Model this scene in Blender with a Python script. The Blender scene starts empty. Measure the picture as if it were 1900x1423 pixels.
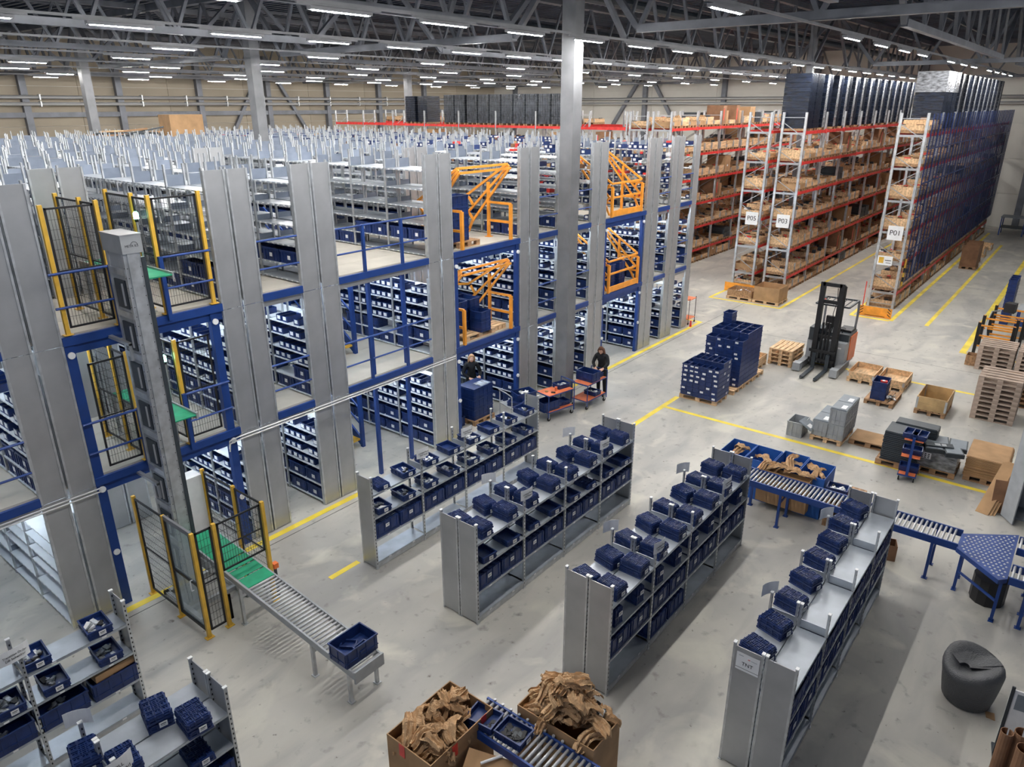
import bpy, math, random
from mathutils import Vector, Matrix, Euler
random.seed(7)
C = bpy.context.scene.collection
SC = bpy.context.scene
# ---------------------------------------------------------------- camera
yaw, pitch, roll = .675018619, .366447979, -.00163749
FPX = 1347.162
CAMZ = 8.45
fw = Vector((math.cos(yaw)*math.cos(pitch), math.sin(yaw)*math.cos(pitch), -math.sin(pitch)))
rt = Vector((math.sin(yaw), -math.cos(yaw), 0)); up = rt.cross(fw)
rt2 = rt*math.cos(roll)+up*math.sin(roll); up2 = -rt*math.sin(roll)+up*math.cos(roll)
cd = bpy.data.cameras.new('camera'); cam = bpy.data.objects.new('camera', cd); C.objects.link(cam)
cam.matrix_world = Matrix(((rt2.x, up2.x, -fw.x, 0), (rt2.y, up2.y, -fw.y, 0), (rt2.z, up2.z, -fw.z, CAMZ), (0, 0, 0, 1)))
cd.sensor_width = 36; cd.lens = FPX*36/1900; cd.clip_end = 300
SC.camera = cam
# ---------------------------------------------------------------- world, light, exposure
w = bpy.data.worlds.new('hall_fill'); SC.world = w; w.use_nodes = True  # even bluish fill added to lift the shadows, no source of its own
w.node_tree.nodes['Background'].inputs[0].default_value = (.62, .74, 1, 1)
w.node_tree.nodes['Background'].inputs[1].default_value = .22
SC.view_settings.view_transform = 'Standard'; SC.view_settings.look = 'None'
SC.view_settings.gamma = 1; SC.view_settings.use_curve_mapping = False
SC.view_settings.exposure = 0.5
SC.cycles.use_denoising = True
SC.cycles.max_bounces = 6; SC.cycles.diffuse_bounces = 3; SC.cycles.glossy_bounces = 3
SC.cycles.transparent_max_bounces = 8
LAMP = 690.0        # emission of the ceiling tubes
AISLE = 50.0       # emission of the tubes under the decks
# ---------------------------------------------------------------- materials
def mat(name, col, rough=.5, metal=0., var=.12, scale=3., bump=0., bscale=30., emit=None, spec=.5, col2=None, dist=(1,1,1), alpha=1., trans=0.):
    m = bpy.data.materials.new(name); m.use_nodes = True
    n = m.node_tree.nodes; l = m.node_tree.links; p = n['Principled BSDF']
    p.inputs['Roughness'].default_value = rough; p.inputs['Metallic'].default_value = metal
    p.inputs['Specular IOR Level'].default_value = spec
    if alpha < 1: p.inputs['Alpha'].default_value = alpha
    if trans: p.inputs['Transmission Weight'].default_value = trans
    if emit:
        p.inputs['Emission Color'].default_value = (*col, 1); p.inputs['Emission Strength'].default_value = emit
    tc = n.new('ShaderNodeTexCoord'); mp = n.new('ShaderNodeMapping'); mp.inputs['Scale'].default_value = dist
    l.new(tc.outputs['Object'], mp.inputs[0])
    if var > 0:
        ns = n.new('ShaderNodeTexNoise'); ns.inputs['Scale'].default_value = scale; ns.inputs['Detail'].default_value = 4
        l.new(mp.outputs[0], ns.inputs[0])
        mx = n.new('ShaderNodeMix'); mx.data_type = 'RGBA'
        c2 = col2 or tuple(min(1, c*(1+2*var)) for c in col); c1 = col if col2 else tuple(c*(1-2*var) for c in col)
        mx.inputs['A'].default_value = (*c1, 1); mx.inputs['B'].default_value = (*c2, 1)
        cr = n.new('ShaderNodeMapRange'); cr.inputs['From Min'].default_value = .3; cr.inputs['From Max'].default_value = .7
        l.new(ns.outputs[0], cr.inputs[0]); l.new(cr.outputs[0], mx.inputs['Factor']); l.new(mx.outputs['Result'], p.inputs['Base Color'])
    else: p.inputs['Base Color'].default_value = (*col, 1)
    if bump > 0:
        nb = n.new('ShaderNodeTexNoise'); nb.inputs['Scale'].default_value = bscale; nb.inputs['Detail'].default_value = 3
        l.new(mp.outputs[0], nb.inputs[0]); b = n.new('ShaderNodeBump'); b.inputs['Strength'].default_value = bump; b.inputs['Distance'].default_value = .02
        l.new(nb.outputs[0], b.inputs['Height']); l.new(b.outputs[0], p.inputs['Normal'])
    return m
M = {}
M['galv'] = mat('galvanised_sheet', (.42, .43, .445), .36, .55, .06, 1.6, .05, 2.5)
M['galvd'] = mat('galvanised_profile', (.55, .57, .59), .38, .7, .1, 6)
M['shelf'] = mat('shelf_sheet', (.44, .48, .53), .36, .5, .08, 2.5, .03, 3)
M['div'] = mat('divider_sheet', (.20, .235, .30), .4, .3, .08, 3)
M['shelfw'] = mat('pale_shelf_sheet', (.66, .70, .75), .45, .2, .04, 2)
M['navy'] = mat('navy_plastic', (.009, .028, .125), .38, 0, .15, 8)
M['navyd'] = mat('navy_bin_shade_and_wire', (.003, .008, .035), .5, 0, .1, 8)  # mesh wire colour; in bins it paints the shaded inside
M['bluep'] = mat('blue_paint', (.012, .05, .23), .4, .1, .08, 3)
M['bluec'] = mat('blue_carton', (.02, .11, .42), .6, 0, .05, 4)
M['white'] = mat('white_card', (.80, .81, .82), .6, 0, .03, 5)
M['black'] = mat('black_paint', (.012, .012, .014), .45, 0, .1, 5)
M['yellow'] = mat('yellow_paint', (.70, .42, .05), .45, 0, .1, 4)
M['orange'] = mat('orange_paint', (.86, .34, .04), .4, 0, .08, 4)
M['lineyel'] = mat('yellow_floor_tape', (.85, .64, .06), .5, 0, .12, 1.5)
M['red'] = mat('red_rack_paint', (.70, .04, .035), .45, 0, .12, 4)
M['redor'] = mat('orange_laminate', (.75, .20, .08), .4, 0, .08, 5)
M['wood'] = mat('pale_pine', (.66, .44, .25), .7, 0, .18, 2.2, .1, 20, dist=(1, 6, 6))
M['woodd'] = mat('aged_pine', (.36, .21, .11), .75, 0, .2, 2.2, .1, 20, dist=(1, 6, 6))
M['woodg'] = mat('weathered_pine', (.40, .31, .25), .75, 0, .22, 2.2, .1, 20, dist=(1, 6, 6))
M['card'] = mat('cardboard', (.40, .24, .12), .8, 0, .08, 3)
M['cardd'] = mat('dark_cardboard', (.25, .13, .07), .8, 0, .12, 3)
M['kraft'] = mat('kraft_paper', (.52, .33, .175), .75, 0, .12, 5, .25, 12)
M['steelc'] = mat('grey_painted_steel', (.22, .225, .24), .5, .2, .08, 2)
M['truss'] = mat('truss_steel', (.17, .18, .205), .5, .3, .1, 2)
M['deckun'] = mat('roof_sheet', (.075, .095, .135), .55, .5, .15, .6)
M['board'] = mat('deck_board', (.52, .49, .43), .55, 0, .06, 1.2)
M['green'] = mat('green_belt', (.012, .30, .15), .55, 0, .08, 5)
M['roller'] = mat('steel_roller', (.55, .56, .58), .35, .35, 0)
M['greyp'] = mat('grey_plastic', (.20, .23, .26), .45, 0, .06, 4)
M['greyl'] = mat('light_grey_plastic', (.34, .36, .38), .45, 0, .06, 4)
M['dark'] = mat('charcoal_plastic', (.035, .045, .055), .45, 0, .1, 4)
M['wrap'] = mat('stretch_wrapped_crates', (.006, .010, .022), .3, 0, .5, 4, .9, 7, spec=.5, dist=(1, 1, 3))
M['filmd'] = mat('dark_stretch_film', (.045, .052, .065), .3, 0, .5, 3, .6, 9, spec=.6, dist=(4, 1, 1))
M['film'] = mat('grey_stretch_film', (.20, .21, .23), .25, 0, .35, 5, .8, 9, spec=.8, dist=(1, 1, 3))
M['silver'] = mat('grey_bagged_parts', (.38, .40, .43), .35, .4, .5, 9, .8, 14)
M['skin'] = mat('skin', (.62, .36, .26), .6, 0, .04, 5)
M['cloth'] = mat('black_cloth', (.010, .011, .014), .85, 0, .2, 12)
M['hairb'] = mat('brown_hair', (.10, .035, .015), .5, 0, .3, 20, dist=(6, 6, 1))
M['hairy'] = mat('blond_hair', (.48, .26, .12), .5, 0, .3, 20, dist=(6, 6, 1))
M['redp'] = mat('red_plastic', (.75, .05, .04), .45, 0, .05, 4)
M['orangep'] = mat('orange_cover', (.85, .20, .05), .45, 0, .05, 4)
M['tan'] = mat('pale_wall_panel', (.33, .285, .22), .7, 0, .05, .3)
M['tang'] = mat('grey_wall_panel', (.62, .60, .55), .7, 0, .05, .3)
M['pipe'] = mat('bright_pipe', (.72, .73, .75), .3, .8, 0)
M['rubber'] = mat('black_rubber', (.01, .01, .01), .8, 0, 0)
M['tyre'] = M['rubber']
M['glass'] = mat('clear_screen', (.5, .6, .62), .08, 0, 0, alpha=.35)
M['lamp'] = mat('lamp_tube', (.78, .89, 1.), emit=LAMP, var=0)
M['lampw'] = mat('warm_lamp_tube', (1., .975, .94), emit=LAMP, var=0)
M['alamp'] = mat('aisle_tube', (.80, .90, 1.), emit=AISLE, var=0)
M['glow'] = mat('green_beacon', (.35, 1., .7), emit=9, var=0)
M['fabric'] = mat('grey_bubble_wrap', (.05, .053, .06), .5, 0, .1, 5, .6, 60, spec=.7)
M['ink'] = mat('black_ink', (.01, .01, .012), .6, 0, 0)
M['wear'] = mat('tan_varnish', (.45, .30, .14), .6, 0, .2, 2)
def floor_mat():
    m = bpy.data.materials.new('polished_concrete'); m.use_nodes = True
    n = m.node_tree.nodes; l = m.node_tree.links; p = n['Principled BSDF']
    tc = n.new('ShaderNodeTexCoord')
    def noise(s, d=5, dis=0., vec=None):
        x = n.new('ShaderNodeTexNoise'); x.inputs['Scale'].default_value = s; x.inputs['Detail'].default_value = d
        x.inputs['Distortion'].default_value = dis; l.new(vec or tc.outputs['Object'], x.inputs[0]); return x.outputs[0]
    def ramp(f, a, b):
        r = n.new('ShaderNodeMapRange'); r.inputs['From Min'].default_value = a; r.inputs['From Max'].default_value = b; l.new(f, r.inputs[0]); return r.outputs[0]
    def mix(f, a, b):
        x = n.new('ShaderNodeMix'); x.data_type = 'RGBA'; l.new(f, x.inputs['Factor'])
        for k, v in (('A', a), ('B', b)):
            if isinstance(v, tuple): x.inputs[k].default_value = (*v, 1)
            else: l.new(v, x.inputs[k])
        return x.outputs['Result']
    mp = n.new('ShaderNodeMapping'); mp.inputs['Scale'].default_value = (.35, 1, 1); l.new(tc.outputs['Object'], mp.inputs[0])
    c = mix(ramp(noise(.35, 6), .35, .65), (.37, .36, .335), (.52, .50, .45))
    c = mix(ramp(noise(1.3, 8, .6, mp.outputs[0]), .45, .75), c, (.30, .295, .285))
    c = mix(ramp(noise(4.5, 8), .60, .78), c, (.21, .20, .185))
    c = mix(ramp(noise(.9, 5, .5), .56, .70), c, (.56, .54, .47))
    c = mix(ramp(noise(9, 6), .68, .76), c, (.15, .13, .11))
    l.new(c, p.inputs['Base Color'])
    r = n.new('ShaderNodeMapRange'); r.inputs['To Min'].default_value = .28; r.inputs['To Max'].default_value = .6; l.new(noise(1.7, 5), r.inputs[0])
    l.new(r.outputs[0], p.inputs['Roughness'])
    return m
M['floor'] = floor_mat()
# ---------------------------------------------------------------- mesh tools
class MB:
    def __init__(s): s.v = []; s.f = []; s.m = []; s.mats = []
    def mi(s, k):
        if k not in s.mats: s.mats.append(k)
        return s.mats.index(k)
    def box(s, x0, y0, z0, x1, y1, z1, k='galv', skip=''):
        b = len(s.v); i = s.mi(k)
        s.v += [(x0,y0,z0),(x1,y0,z0),(x1,y1,z0),(x0,y1,z0),(x0,y0,z1),(x1,y0,z1),(x1,y1,z1),(x0,y1,z1)]
        for t, q in (('b',(0,3,2,1)),('t',(4,5,6,7)),('f',(0,1,5,4)),('r',(1,2,6,5)),('k',(2,3,7,6)),('l',(3,0,4,7))):
            if t in skip: continue
            s.f.append(tuple(b+j for j in q)); s.m.append(i)
        return s
    def cbox(s, cx, cy, z0, sx, sy, h, k='galv'): return s.box(cx-sx/2, cy-sy/2, z0, cx+sx/2, cy+sy/2, z0+h, k)
    def taper(s, x0, y0, z0, x1, y1, z1, d, k):     # box whose foot is smaller by d
        b = len(s.v); i = s.mi(k)
        s.v += [(x0+d,y0+d,z0),(x1-d,y0+d,z0),(x1-d,y1-d,z0),(x0+d,y1-d,z0),(x0,y0,z1),(x1,y0,z1),(x1,y1,z1),(x0,y1,z1)]
        for q in ((0,3,2,1),(4,5,6,7),(0,1,5,4),(1,2,6,5),(2,3,7,6),(3,0,4,7)):
            s.f.append(tuple(b+j for j in q)); s.m.append(i)
        return s
    def quad(s, a, b_, c, d, k):
        b = len(s.v); s.v += [tuple(a), tuple(b_), tuple(c), tuple(d)]; s.f.append((b,b+1,b+2,b+3)); s.m.append(s.mi(k)); return s
    def bar(s, p, q, w_, h, k='galv', upv=None):    # rectangular bar from p to q
        p = Vector(p); q = Vector(q); d = (q-p).normalized()
        u = Vector(upv) if upv else (Vector((0,0,1)) if abs(d.z) < .95 else Vector((0,1,0)))
        x = d.cross(u).normalized(); z = x.cross(d).normalized()
        b = len(s.v); i = s.mi(k)
        for e in (p, q):
            for a, c in ((-1,-1),(1,-1),(1,1),(-1,1)): s.v.append(tuple(e+x*a*w_/2+z*c*h/2))
        for f in ((0,1,2,3),(7,6,5,4),(0,4,5,1),(1,5,6,2),(2,6,7,3),(3,7,4,0)): s.f.append(tuple(b+j for j in f)); s.m.append(i)
        return s
    def tube(s, p, q, r, k='galv', n=8, r2=None):
        p = Vector(p); q = Vector(q); d = (q-p).normalized(); r2 = r if r2 is None else r2
        u = Vector((0,0,1)) if abs(d.z) < .95 else Vector((0,1,0))
        x = d.cross(u).normalized(); z = x.cross(d).normalized(); b = len(s.v); i = s.mi(k)
        for e, rr in ((p, r), (q, r2)):
            for j in range(n):
                a = 2*math.pi*j/n; s.v.append(tuple(e+x*rr*math.cos(a)+z*rr*math.sin(a)))
        for j in range(n): s.f.append((b+j, b+(j+1)%n, b+n+(j+1)%n, b+n+j)); s.m.append(i)
        s.f.append(tuple(b+j for j in reversed(range(n)))); s.m.append(i); s.f.append(tuple(b+n+j for j in range(n))); s.m.append(i)
        return s
    def path(s, pts, r, k='galv', n=6):
        for a, b_ in zip(pts, pts[1:]): s.tube(a, b_, r, k, n)
        return s
    def prism(s, poly, z0, z1, k):
        b = len(s.v); n = len(poly); i = s.mi(k)
        s.v += [(x, y, z0) for x, y in poly]+[(x, y, z1) for x, y in poly]
        s.f.append(tuple(b+j for j in reversed(range(n)))); s.m.append(i); s.f.append(tuple(b+n+j for j in range(n))); s.m.append(i)
        for j in range(n): s.f.append((b+j, b+(j+1)%n, b+n+(j+1)%n, b+n+j)); s.m.append(i)
        return s
    def mesh(s, name, smooth=False):
        me = bpy.data.meshes.new(name); me.from_pydata(s.v, [], s.f)
        for k in s.mats: me.materials.append(M[k])
        if len(s.mats) > 1: me.polygons.foreach_set('material_index', s.m)
        if smooth: me.polygons.foreach_set('use_smooth', [True]*len(s.f))
        me.update(); return me
def tag(o, label=None, cat=None, group=None, kind=None):
    if label: o['label'] = label
    if cat: o['category'] = cat
    if group: o['group'] = group
    if kind: o['kind'] = kind
    return o
def ob(name, me, parent=None, loc=(0,0,0), rz=0., label=None, cat=None, group=None, kind=None, rot=None):
    if isinstance(me, MB): me = me.mesh(name)
    o = bpy.data.objects.new(name, me); C.objects.link(o)
    o.location = loc; o.rotation_euler = rot or (0, 0, rz)
    if parent: o.parent = parent
    return tag(o, label, cat, group, kind)
def copy_tree(o, loc=None, rz=None, parent=None, **kw):
    c = o.copy(); C.objects.link(c); c.parent = parent
    if loc is not None: c.location = loc
    if rz is not None: c.rotation_euler = (0, 0, rz)
    for ch in o.children: copy_tree(ch, parent=c)
    return tag(c, **kw)
def text(name, s, size, parent, loc, rot, k='ink', align='CENTER'):
    cu = bpy.data.curves.new(name, 'FONT'); cu.body = s; cu.size = size; cu.align_x = align; cu.align_y = 'CENTER'; cu.extrude = .0008
    t = bpy.data.objects.new('t', cu); C.objects.link(t); bpy.context.view_layer.update()
    me = bpy.data.meshes.new_from_object(t.evaluated_get(bpy.context.evaluated_depsgraph_get())); bpy.data.objects.remove(t)
    me.name = name; me.materials.clear(); me.materials.append(M[k])
    o = bpy.data.objects.new(name, me); C.objects.link(o); o.parent = parent; o.location = loc; o.rotation_euler = rot
    return o
ORD = ['first','second','third','fourth','fifth','sixth','seventh','eighth','ninth','tenth','eleventh','twelfth','thirteenth','fourteenth','fifteenth','sixteenth','seventeenth','eighteenth','nineteenth','twentieth']
H90 = math.pi/2
NTH = ORD+['twenty-'+q for q in ORD[:9]]+['thirtieth']
# ================================================================ SETTING
XW, YW = 64.5, 54.0
o = ob('floor', MB().box(-8, -22, -.2, XW, YW, 0, 'floor'), kind='structure')
for a in ((2.2, 11.86, 27.2, 11.875), (11.9, -8, 11.915, 1.2), (25.9, 13.5, 25.915, 40), (27.0, 11.55, 40, 11.565)):
    pass
jm = MB()
for a in ((-2, 11.84, 34, 11.855), (27.6, -6, 27.612, 12.9), (9.0, -9, 9.012, -1), (41.4, -6, 41.412, 5.9)): jm.box(a[0], a[1], 0, a[2], a[3], .0015, 'black')
ob('trim_1', jm, parent=o); C.objects[-1].name = 'slab_joint'
def floor_line(x0, y0, x1, y1):
    if y1-y0 < .2: y0 -= .02; y1 += .02
    else: x0 -= .02; x1 += .02
    return ob('floor_line', MB().box(x0, y0, 0, x1, y1, .003, 'lineyel'), kind='structure')
for a in ((-1, 12.02, 27.7, 12.13), (27.6, 12.13, 27.7, 12.7), (12.9, 8.97, 19.48, 9.08), (18.47, -2, 18.57, 8.97), (25.33, -3, 25.43, 6.9), (32.8, 4.55, 56, 4.66),
          (32.7, 5.86, 61, 5.98), (32.6, 5.98, 32.75, 7.55), (32.75, 7.45, 60, 7.55), (31.75, 10.2, 31.87, 13.6), (31.87, 10.2, 60, 10.3), (31.87, 13.5, 34, 13.6),
          (29.75, 2.78, 54, 2.95), (29.75, .6, 29.85, 2.78), (6.9, 9.95, 7.6, 10.03)): floor_line(*a)
# walls
def wall(name, axis, n, length, seams):
    root = ob(name, MB().box(*( (-8, YW+.06, -.2, XW+.3, YW+.2, 13) if axis == 'y' else (XW+.06, -22, -.2, XW+.2, YW+.3, 13)), 'tang'), kind='structure')
    hs = (0, 2.4, 4.8, 7.2, 9.6, 12.4)
    for i in range(n):
        for a, b in zip(hs, hs[1:]):
            g = .012; L = length/n
            if i == 0: globals()['_wm_%s%d' % (axis, int(a*10))] = (MB().box(g, 0, g, L-g, .07, b-a-g, 'tan') if axis == 'y' else MB().box(0, g, g, .07, L-g, b-a-g, 'tang')).mesh('panel')
            me = globals()['_wm_%s%d' % (axis, int(a*10))]
            ob('panel', me, root, (-8+i*L, YW, a) if axis == 'y' else (XW, -22+i*L, a))
    return root
wall('wall_left', 'y', 12, 72.5, 0); wall('wall_far', 'x', 12, 76, 0)
# wall columns, rails and pipes
for i in range(9):
    x = 13.1-5.8+5.8*i
    ob('wall_column', MB().box(-.2, -.35, 0, .2, 0, 12, 'truss'), loc=(x, YW, 0), kind='structure')
for i in range(8):
    y = 51-7.7*i
    ob('wall_column', MB().box(-.35, -.2, 0, 0, .2, 12, 'truss'), loc=(XW, y, 0), kind='structure')
for x, s in ((36.3, 'y'),):
    b = MB(); b.bar((x, YW-.2, 11.8), (x-5, YW-.2, 4), .25, .25, 'truss').bar((x, YW-.2, 11.8), (x+5, YW-.2, 4), .25, .25, 'truss'); ob('wall_brace', b, kind='structure')
b = MB(); b.bar((XW-.18, 35.6, 11.6), (XW-.18, 30.5, 4), .3, .3, 'truss').bar((XW-.18, 35.6, 11.6), (XW-.18, 40.7, 4), .3, .3, 'truss'); ob('wall_brace', b, kind='structure')
ob('wall_rail', MB().box(-8, YW-.3, 7.75, XW, YW-.02, 8.05, 'truss'), kind='structure')
for k, z in enumerate((8.55, 8.95)):
    b = MB(); b.tube((-8, YW-.55, z), (XW-.6, YW-.55, z), .11, 'pipe', 10).tube((XW-.6, YW-.55, z), (XW-.6, -20, z), .11, 'pipe', 10)
    for i in range(22): b.box(-6+i*3.2-.04, YW-.72, z-.16, -6+i*3.2+.04, YW-.38, z+.16, 'galvd')
    ob('sprinkler_pipe', b, label='bright metal pipe high along the hall walls, %s of the two' % ('lower', 'upper')[k], cat='pipe', group='wall pipes')
# ceiling: ribbed sheet
b = MB()
b.box(-8, -22, 12.62, XW, YW, 12.8, 'deckun')
x = -8
while x < XW: b.box(x, -22, 12.5, x+.16, YW, 12.62, 'deckun'); x += .42
ob('ceiling', b, kind='structure')
ZB, ZT = 10.15, 12.35
# columns
for gx, gy, hw in ((16.95, 11.56, .2), (16.95, 25.86, .2), (16.95, 40.16, .2), (38.5, 12.485, .15), (38.5, 40.16, .2), (38.5, 25.86, .2)):
    b = MB(); b.box(-hw, -hw, 0, hw, hw, 12.3, 'steelc'); b.box(-hw-.06, -hw-.01, 0, hw+.06, hw+.01, .02, 'steelc')
    ob('hall_column', b, loc=(gx, gy, 0), kind='structure')
def girder(x, y0, y1):       # along Y, lower chord shorter than the upper one
    r = ob('roof_girder', MB().box(x-.14, y0, ZT-.25, x+.14, y1, ZT, 'truss'), kind='structure')
    a, c = y0+1.9, y1-1.9
    ob('lower_chord', MB().box(x-.11, a, ZB-.09, x+.11, c, ZB+.09, 'truss'), r)
    n = 5; st = (c-a)/n; mm = MB()
    ob('diagonal', MB().bar((x, a, ZB), (x, y0+.2, ZT-.2), .14, .14, 'truss'), r); ob('diagonal', MB().bar((x, c, ZB), (x, y1-.2, ZT-.2), .14, .14, 'truss'), r)
    for i in range(n):
        ob('diagonal', MB().bar((x, a+i*st, ZB), (x, a+(i+.5)*st, ZT-.2), .1, .1, 'truss'), r)
        ob('diagonal', MB().bar((x, a+(i+1)*st, ZB), (x, a+(i+.5)*st, ZT-.2), .1, .1, 'truss'), r)
for gx in (-4.6, 16.95, 38.5, 60.05):
    for gy in ((-17.04, -2.74), (-2.74, 11.56), (11.56, 25.86), (25.86, 40.16), (40.16, 53.9)):
        if gx < 0 and gy[0] < 11: continue
        girder(gx, *gy)
# secondary trusses along X: one mesh per span, shared
ST = {}
def truss(x0, y, L=21.55):
    if L not in ST:
        lo = MB().box(2.6, -.08, ZB-.08, L-2.6, .08, ZB+.08, 'truss').mesh('lower_chord')
        top = MB().box(.1, -.11, ZT-.2, L-.1, .11, ZT, 'truss').mesh('roof_truss')
        ds = []
        ds.append(MB().bar((2.6, 0, ZB), (.2, 0, ZT-.1), .12, .12, 'truss').mesh('diagonal')); ds.append(MB().bar((L-2.6, 0, ZB), (L-.2, 0, ZT-.1), .12, .12, 'truss').mesh('diagonal'))
        n = 8; s_ = (L-5.2)/n
        for i in range(n):
            ds.append(MB().bar((2.6+i*s_, 0, ZB), (2.6+(i+.5)*s_, 0, ZT-.1), .08, .08, 'truss').mesh('diagonal'))
            ds.append(MB().bar((2.6+(i+1)*s_, 0, ZB), (2.6+(i+.5)*s_, 0, ZT-.1), .08, .08, 'truss').mesh('diagonal'))
        allm = MB()
        allm.bar((2.6, 0, ZB), (.2, 0, ZT-.1), .12, .12, 'truss').bar((L-2.6, 0, ZB), (L-.2, 0, ZT-.1), .12, .12, 'truss')
        for i in range(n): allm.bar((2.6+i*s_, 0, ZB), (2.6+(i+.5)*s_, 0, ZT-.1), .08, .08, 'truss').bar((2.6+(i+1)*s_, 0, ZB), (2.6+(i+.5)*s_, 0, ZT-.1), .08, .08, 'truss')
        ST[L] = (top, lo, ds, allm.mesh('web_members'))
    top, lo, ds, am = ST[L]
    r = ob('roof_truss', top, loc=(x0, y, 0), kind='structure'); ob('lower_chord', lo, r)
    if x0 < 20 and y < 26:
        for d in ds: ob('diagonal', d, r)
    else: ob('web_members', am, r, kind='stuff')
for x0 in (-4.6, 16.95, 38.5):
    for i in range(10):
        y = -17.04+7.15*i
        if x0 < 0 and y < 3: continue
        truss(x0, y)
# light duct / purlins under the roof
b = MB()
for i in range(19): b.box(-8, -20+4*i, 12.38, XW, -19.88+4*i, 12.5, 'truss')
ob('purlins', b, kind='structure')
for (y, z) in ((13.2, 11.4), (20.4, 11.5), (31, 11.4)):
    ob('vent_duct', MB().tube((-6, y, z), (60, y, z), .16, 'dark', 10), label='dark service pipe under the roof, %s over the hall' % {13.2: 'nearest', 20.4: 'middle', 31: 'rearmost'}[y], cat='pipe', group='roof service pipes')
# ceiling lamps
ROWS = [.45, 5.65, 10.85, 16.05, 21.25, 26.45, 31.65, 36.85, 42.05, 47.25]
hous = MB().box(-.66, -.055, .0, .66, .055, .06, 'steelc'); 
hous = hous.prism([(-.9, -.02), (.9, -.02), (.9, .02), (-.9, .02)], .07, .11, 'steelc').mesh('ceiling_lamp')
tubem = MB().box(-.60, -.0125, -.012, .60, .0125, 0, 'lamp', skip='t').mesh('lamp_tube')
tubew = MB().box(-.60, -.0125, -.012, .60, .0125, 0, 'lampw', skip='t').mesh('lamp_tube')
LROW = ['sixth', 'fifth', 'fourth', 'third', 'second', 'first']
first = None
for ri, y in enumerate(ROWS):
    ob('lamp_rail', MB().box(1.0 if y > 8 else 9, y-.025, 10.02, 60, y+.025, 10.07, 'steelc'), label='thin grey rail carrying roof lamps, %s row from the right' % ORD[ri], cat='lamp rail', group='lamp rails')
    xs = []
    x = 7.65 - 2.56*(2 if y > 14 else 1) + (0 if ri % 2 else 1.28)
    while x < 60:
        xs.append(x); x += 2.56
    if y < 1: xs = [15.4, 20.2, 27.6, 35, 42]
    elif y < 6: xs = [-.5, 2.6, 5.1, 7.7, 10.2, 12.8, 20.2, 23, 25.7, 28.2, 33.2, 36, 38.5, 43, 45.6, 48.2, 51]
    if y > 12: xs = [v for v in xs if v > 4]
    if y > 20: xs = xs[ri % 2::2]
    for x in xs:
        if first is None:
            first = ob('ceiling_lamp', hous, loc=(x, y, 9.91)); ob('lamp_tube', tubem, first); c = first
        else: c = copy_tree(first, loc=(x, y, 9.91))
        if y < 13: c.children[0].data = tubew
        tag(c, 'slim lit strip lamp, %s from the near end of the %s roof lamp row' % (NTH[xs.index(x)], ORD[ri]), 'ceiling lamp', 'strip lamps of the %s row' % ORD[ri])
# ================================================================ MEZZANINE WITH SHELVING
YF, YB = 12.3, 37.0
DZ = (0.0, 2.6, 5.08)
HALF = {0: (.09, .48, .90, 1.16, 1.44, 1.72), 1: (.05, .35, .71, .96, 1.26, 1.55), 2: (.05, .36, .76, 1.15, 1.55, 1.97)}
UPT = (2.1, 1.95, 2.36)
BAY = 1.3
def shelf_bay(b, lv, wd, y, k, faces=(0, 1), labels=True, first=False):
    for s in faces:
        x0, x1 = (0, .4) if s == 0 else (wd-.4, wd)
        for z in HALF[lv]:
            b.box(x0, y+.02, z-.028, x1, y+BAY-.02, z, k)
            if labels:
                xx = x0-.004 if s == 0 else x1+.001
                for j in range(7): b.box(xx, y+.08+j*.175, z-.026, xx+.003, y+.14+j*.175, z-.003, 'white', skip='')
def uprights(b, lv, wd, y, single=False):
    for x in ((0, .37) if single else (0, .37, wd-.40, wd-.03)): b.box(x, y-.025, 0, x+.03, y+.025, UPT[lv], 'galvd')
    for (a, c) in (((.03, .37),) if single else ((.03, .37), (wd-.37, wd-.03))):
        for z in HALF[lv][1:-1:2]: b.box(a, y-.006, z, c, y+.006, z+.11, 'div')
        b.box(a, y-.006, HALF[lv][-1], c, y+.006, HALF[lv][-1]+.2, 'div')
ROWX = [(3.23, YF, .82, 'left of the goods lift'), (5.02, 14.95, .9, 'directly behind the goods lift'), (6.8, YF, .84, 'right of the goods lift'),
        (8.57, YF, .9, 'left of the staircase opening'), (10.35, 19.0, .84, 'behind the staircase'), (12.15, YF, .85, 'right of the staircase opening'),
        (13.85, 14.75, .84, 'behind the upright orange gates'), (15.67, YF, .84, 'right of the upright orange gates'), (17.45, YF, .84, 'just behind the front hall column'),
        (19.22, YF, .84, 'left of the closed orange gates'), (20.95, 14.75, .84, 'behind the closed orange gates'), (22.7, YF, .84, 'right of the closed orange gates'),
        (24.42, YF, .84, 'second from the far end of the mezzanine'), (26.19, YF, .4, 'at the far end of the mezzanine')]
LVN = ('on the ground floor', 'on the first deck', 'on the top deck')
cache = {}
def bulk(lv, wd, n, single):
    key = ('b', lv, wd, n, single)
    if key not in cache:
        b = MB()
        for i in range(n):
            y = i*BAY
            if i > 1: shelf_bay(b, lv, wd, y, 'shelfw' if lv < 2 else 'shelf', (0,) if single else (0, 1), labels=i < 10)
            elif not single: shelf_bay(b, lv, wd, y, 'shelfw' if lv < 2 else 'shelf', (1,), labels=False)
            if i > 1: uprights(b, lv, wd, y, single)
        uprights(b, lv, wd, n*BAY, single)
        if lv < 2:      # cross bracing at the back of some bays
            for i in range(2, n, 3): b.bar((.42, i*BAY+.05, .2), (.42, (i+1)*BAY-.05, 2.0), .012, .012, 'galvd').bar((.42, i*BAY+.05, 2.0), (.42, (i+1)*BAY-.05, .2), .012, .012, 'galvd')
        cache[key] = b.mesh('shelving')
    return cache[key]
def cached(key, fn):
    if key not in cache: cache[key] = fn()
    return cache[key]
rows = []
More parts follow.
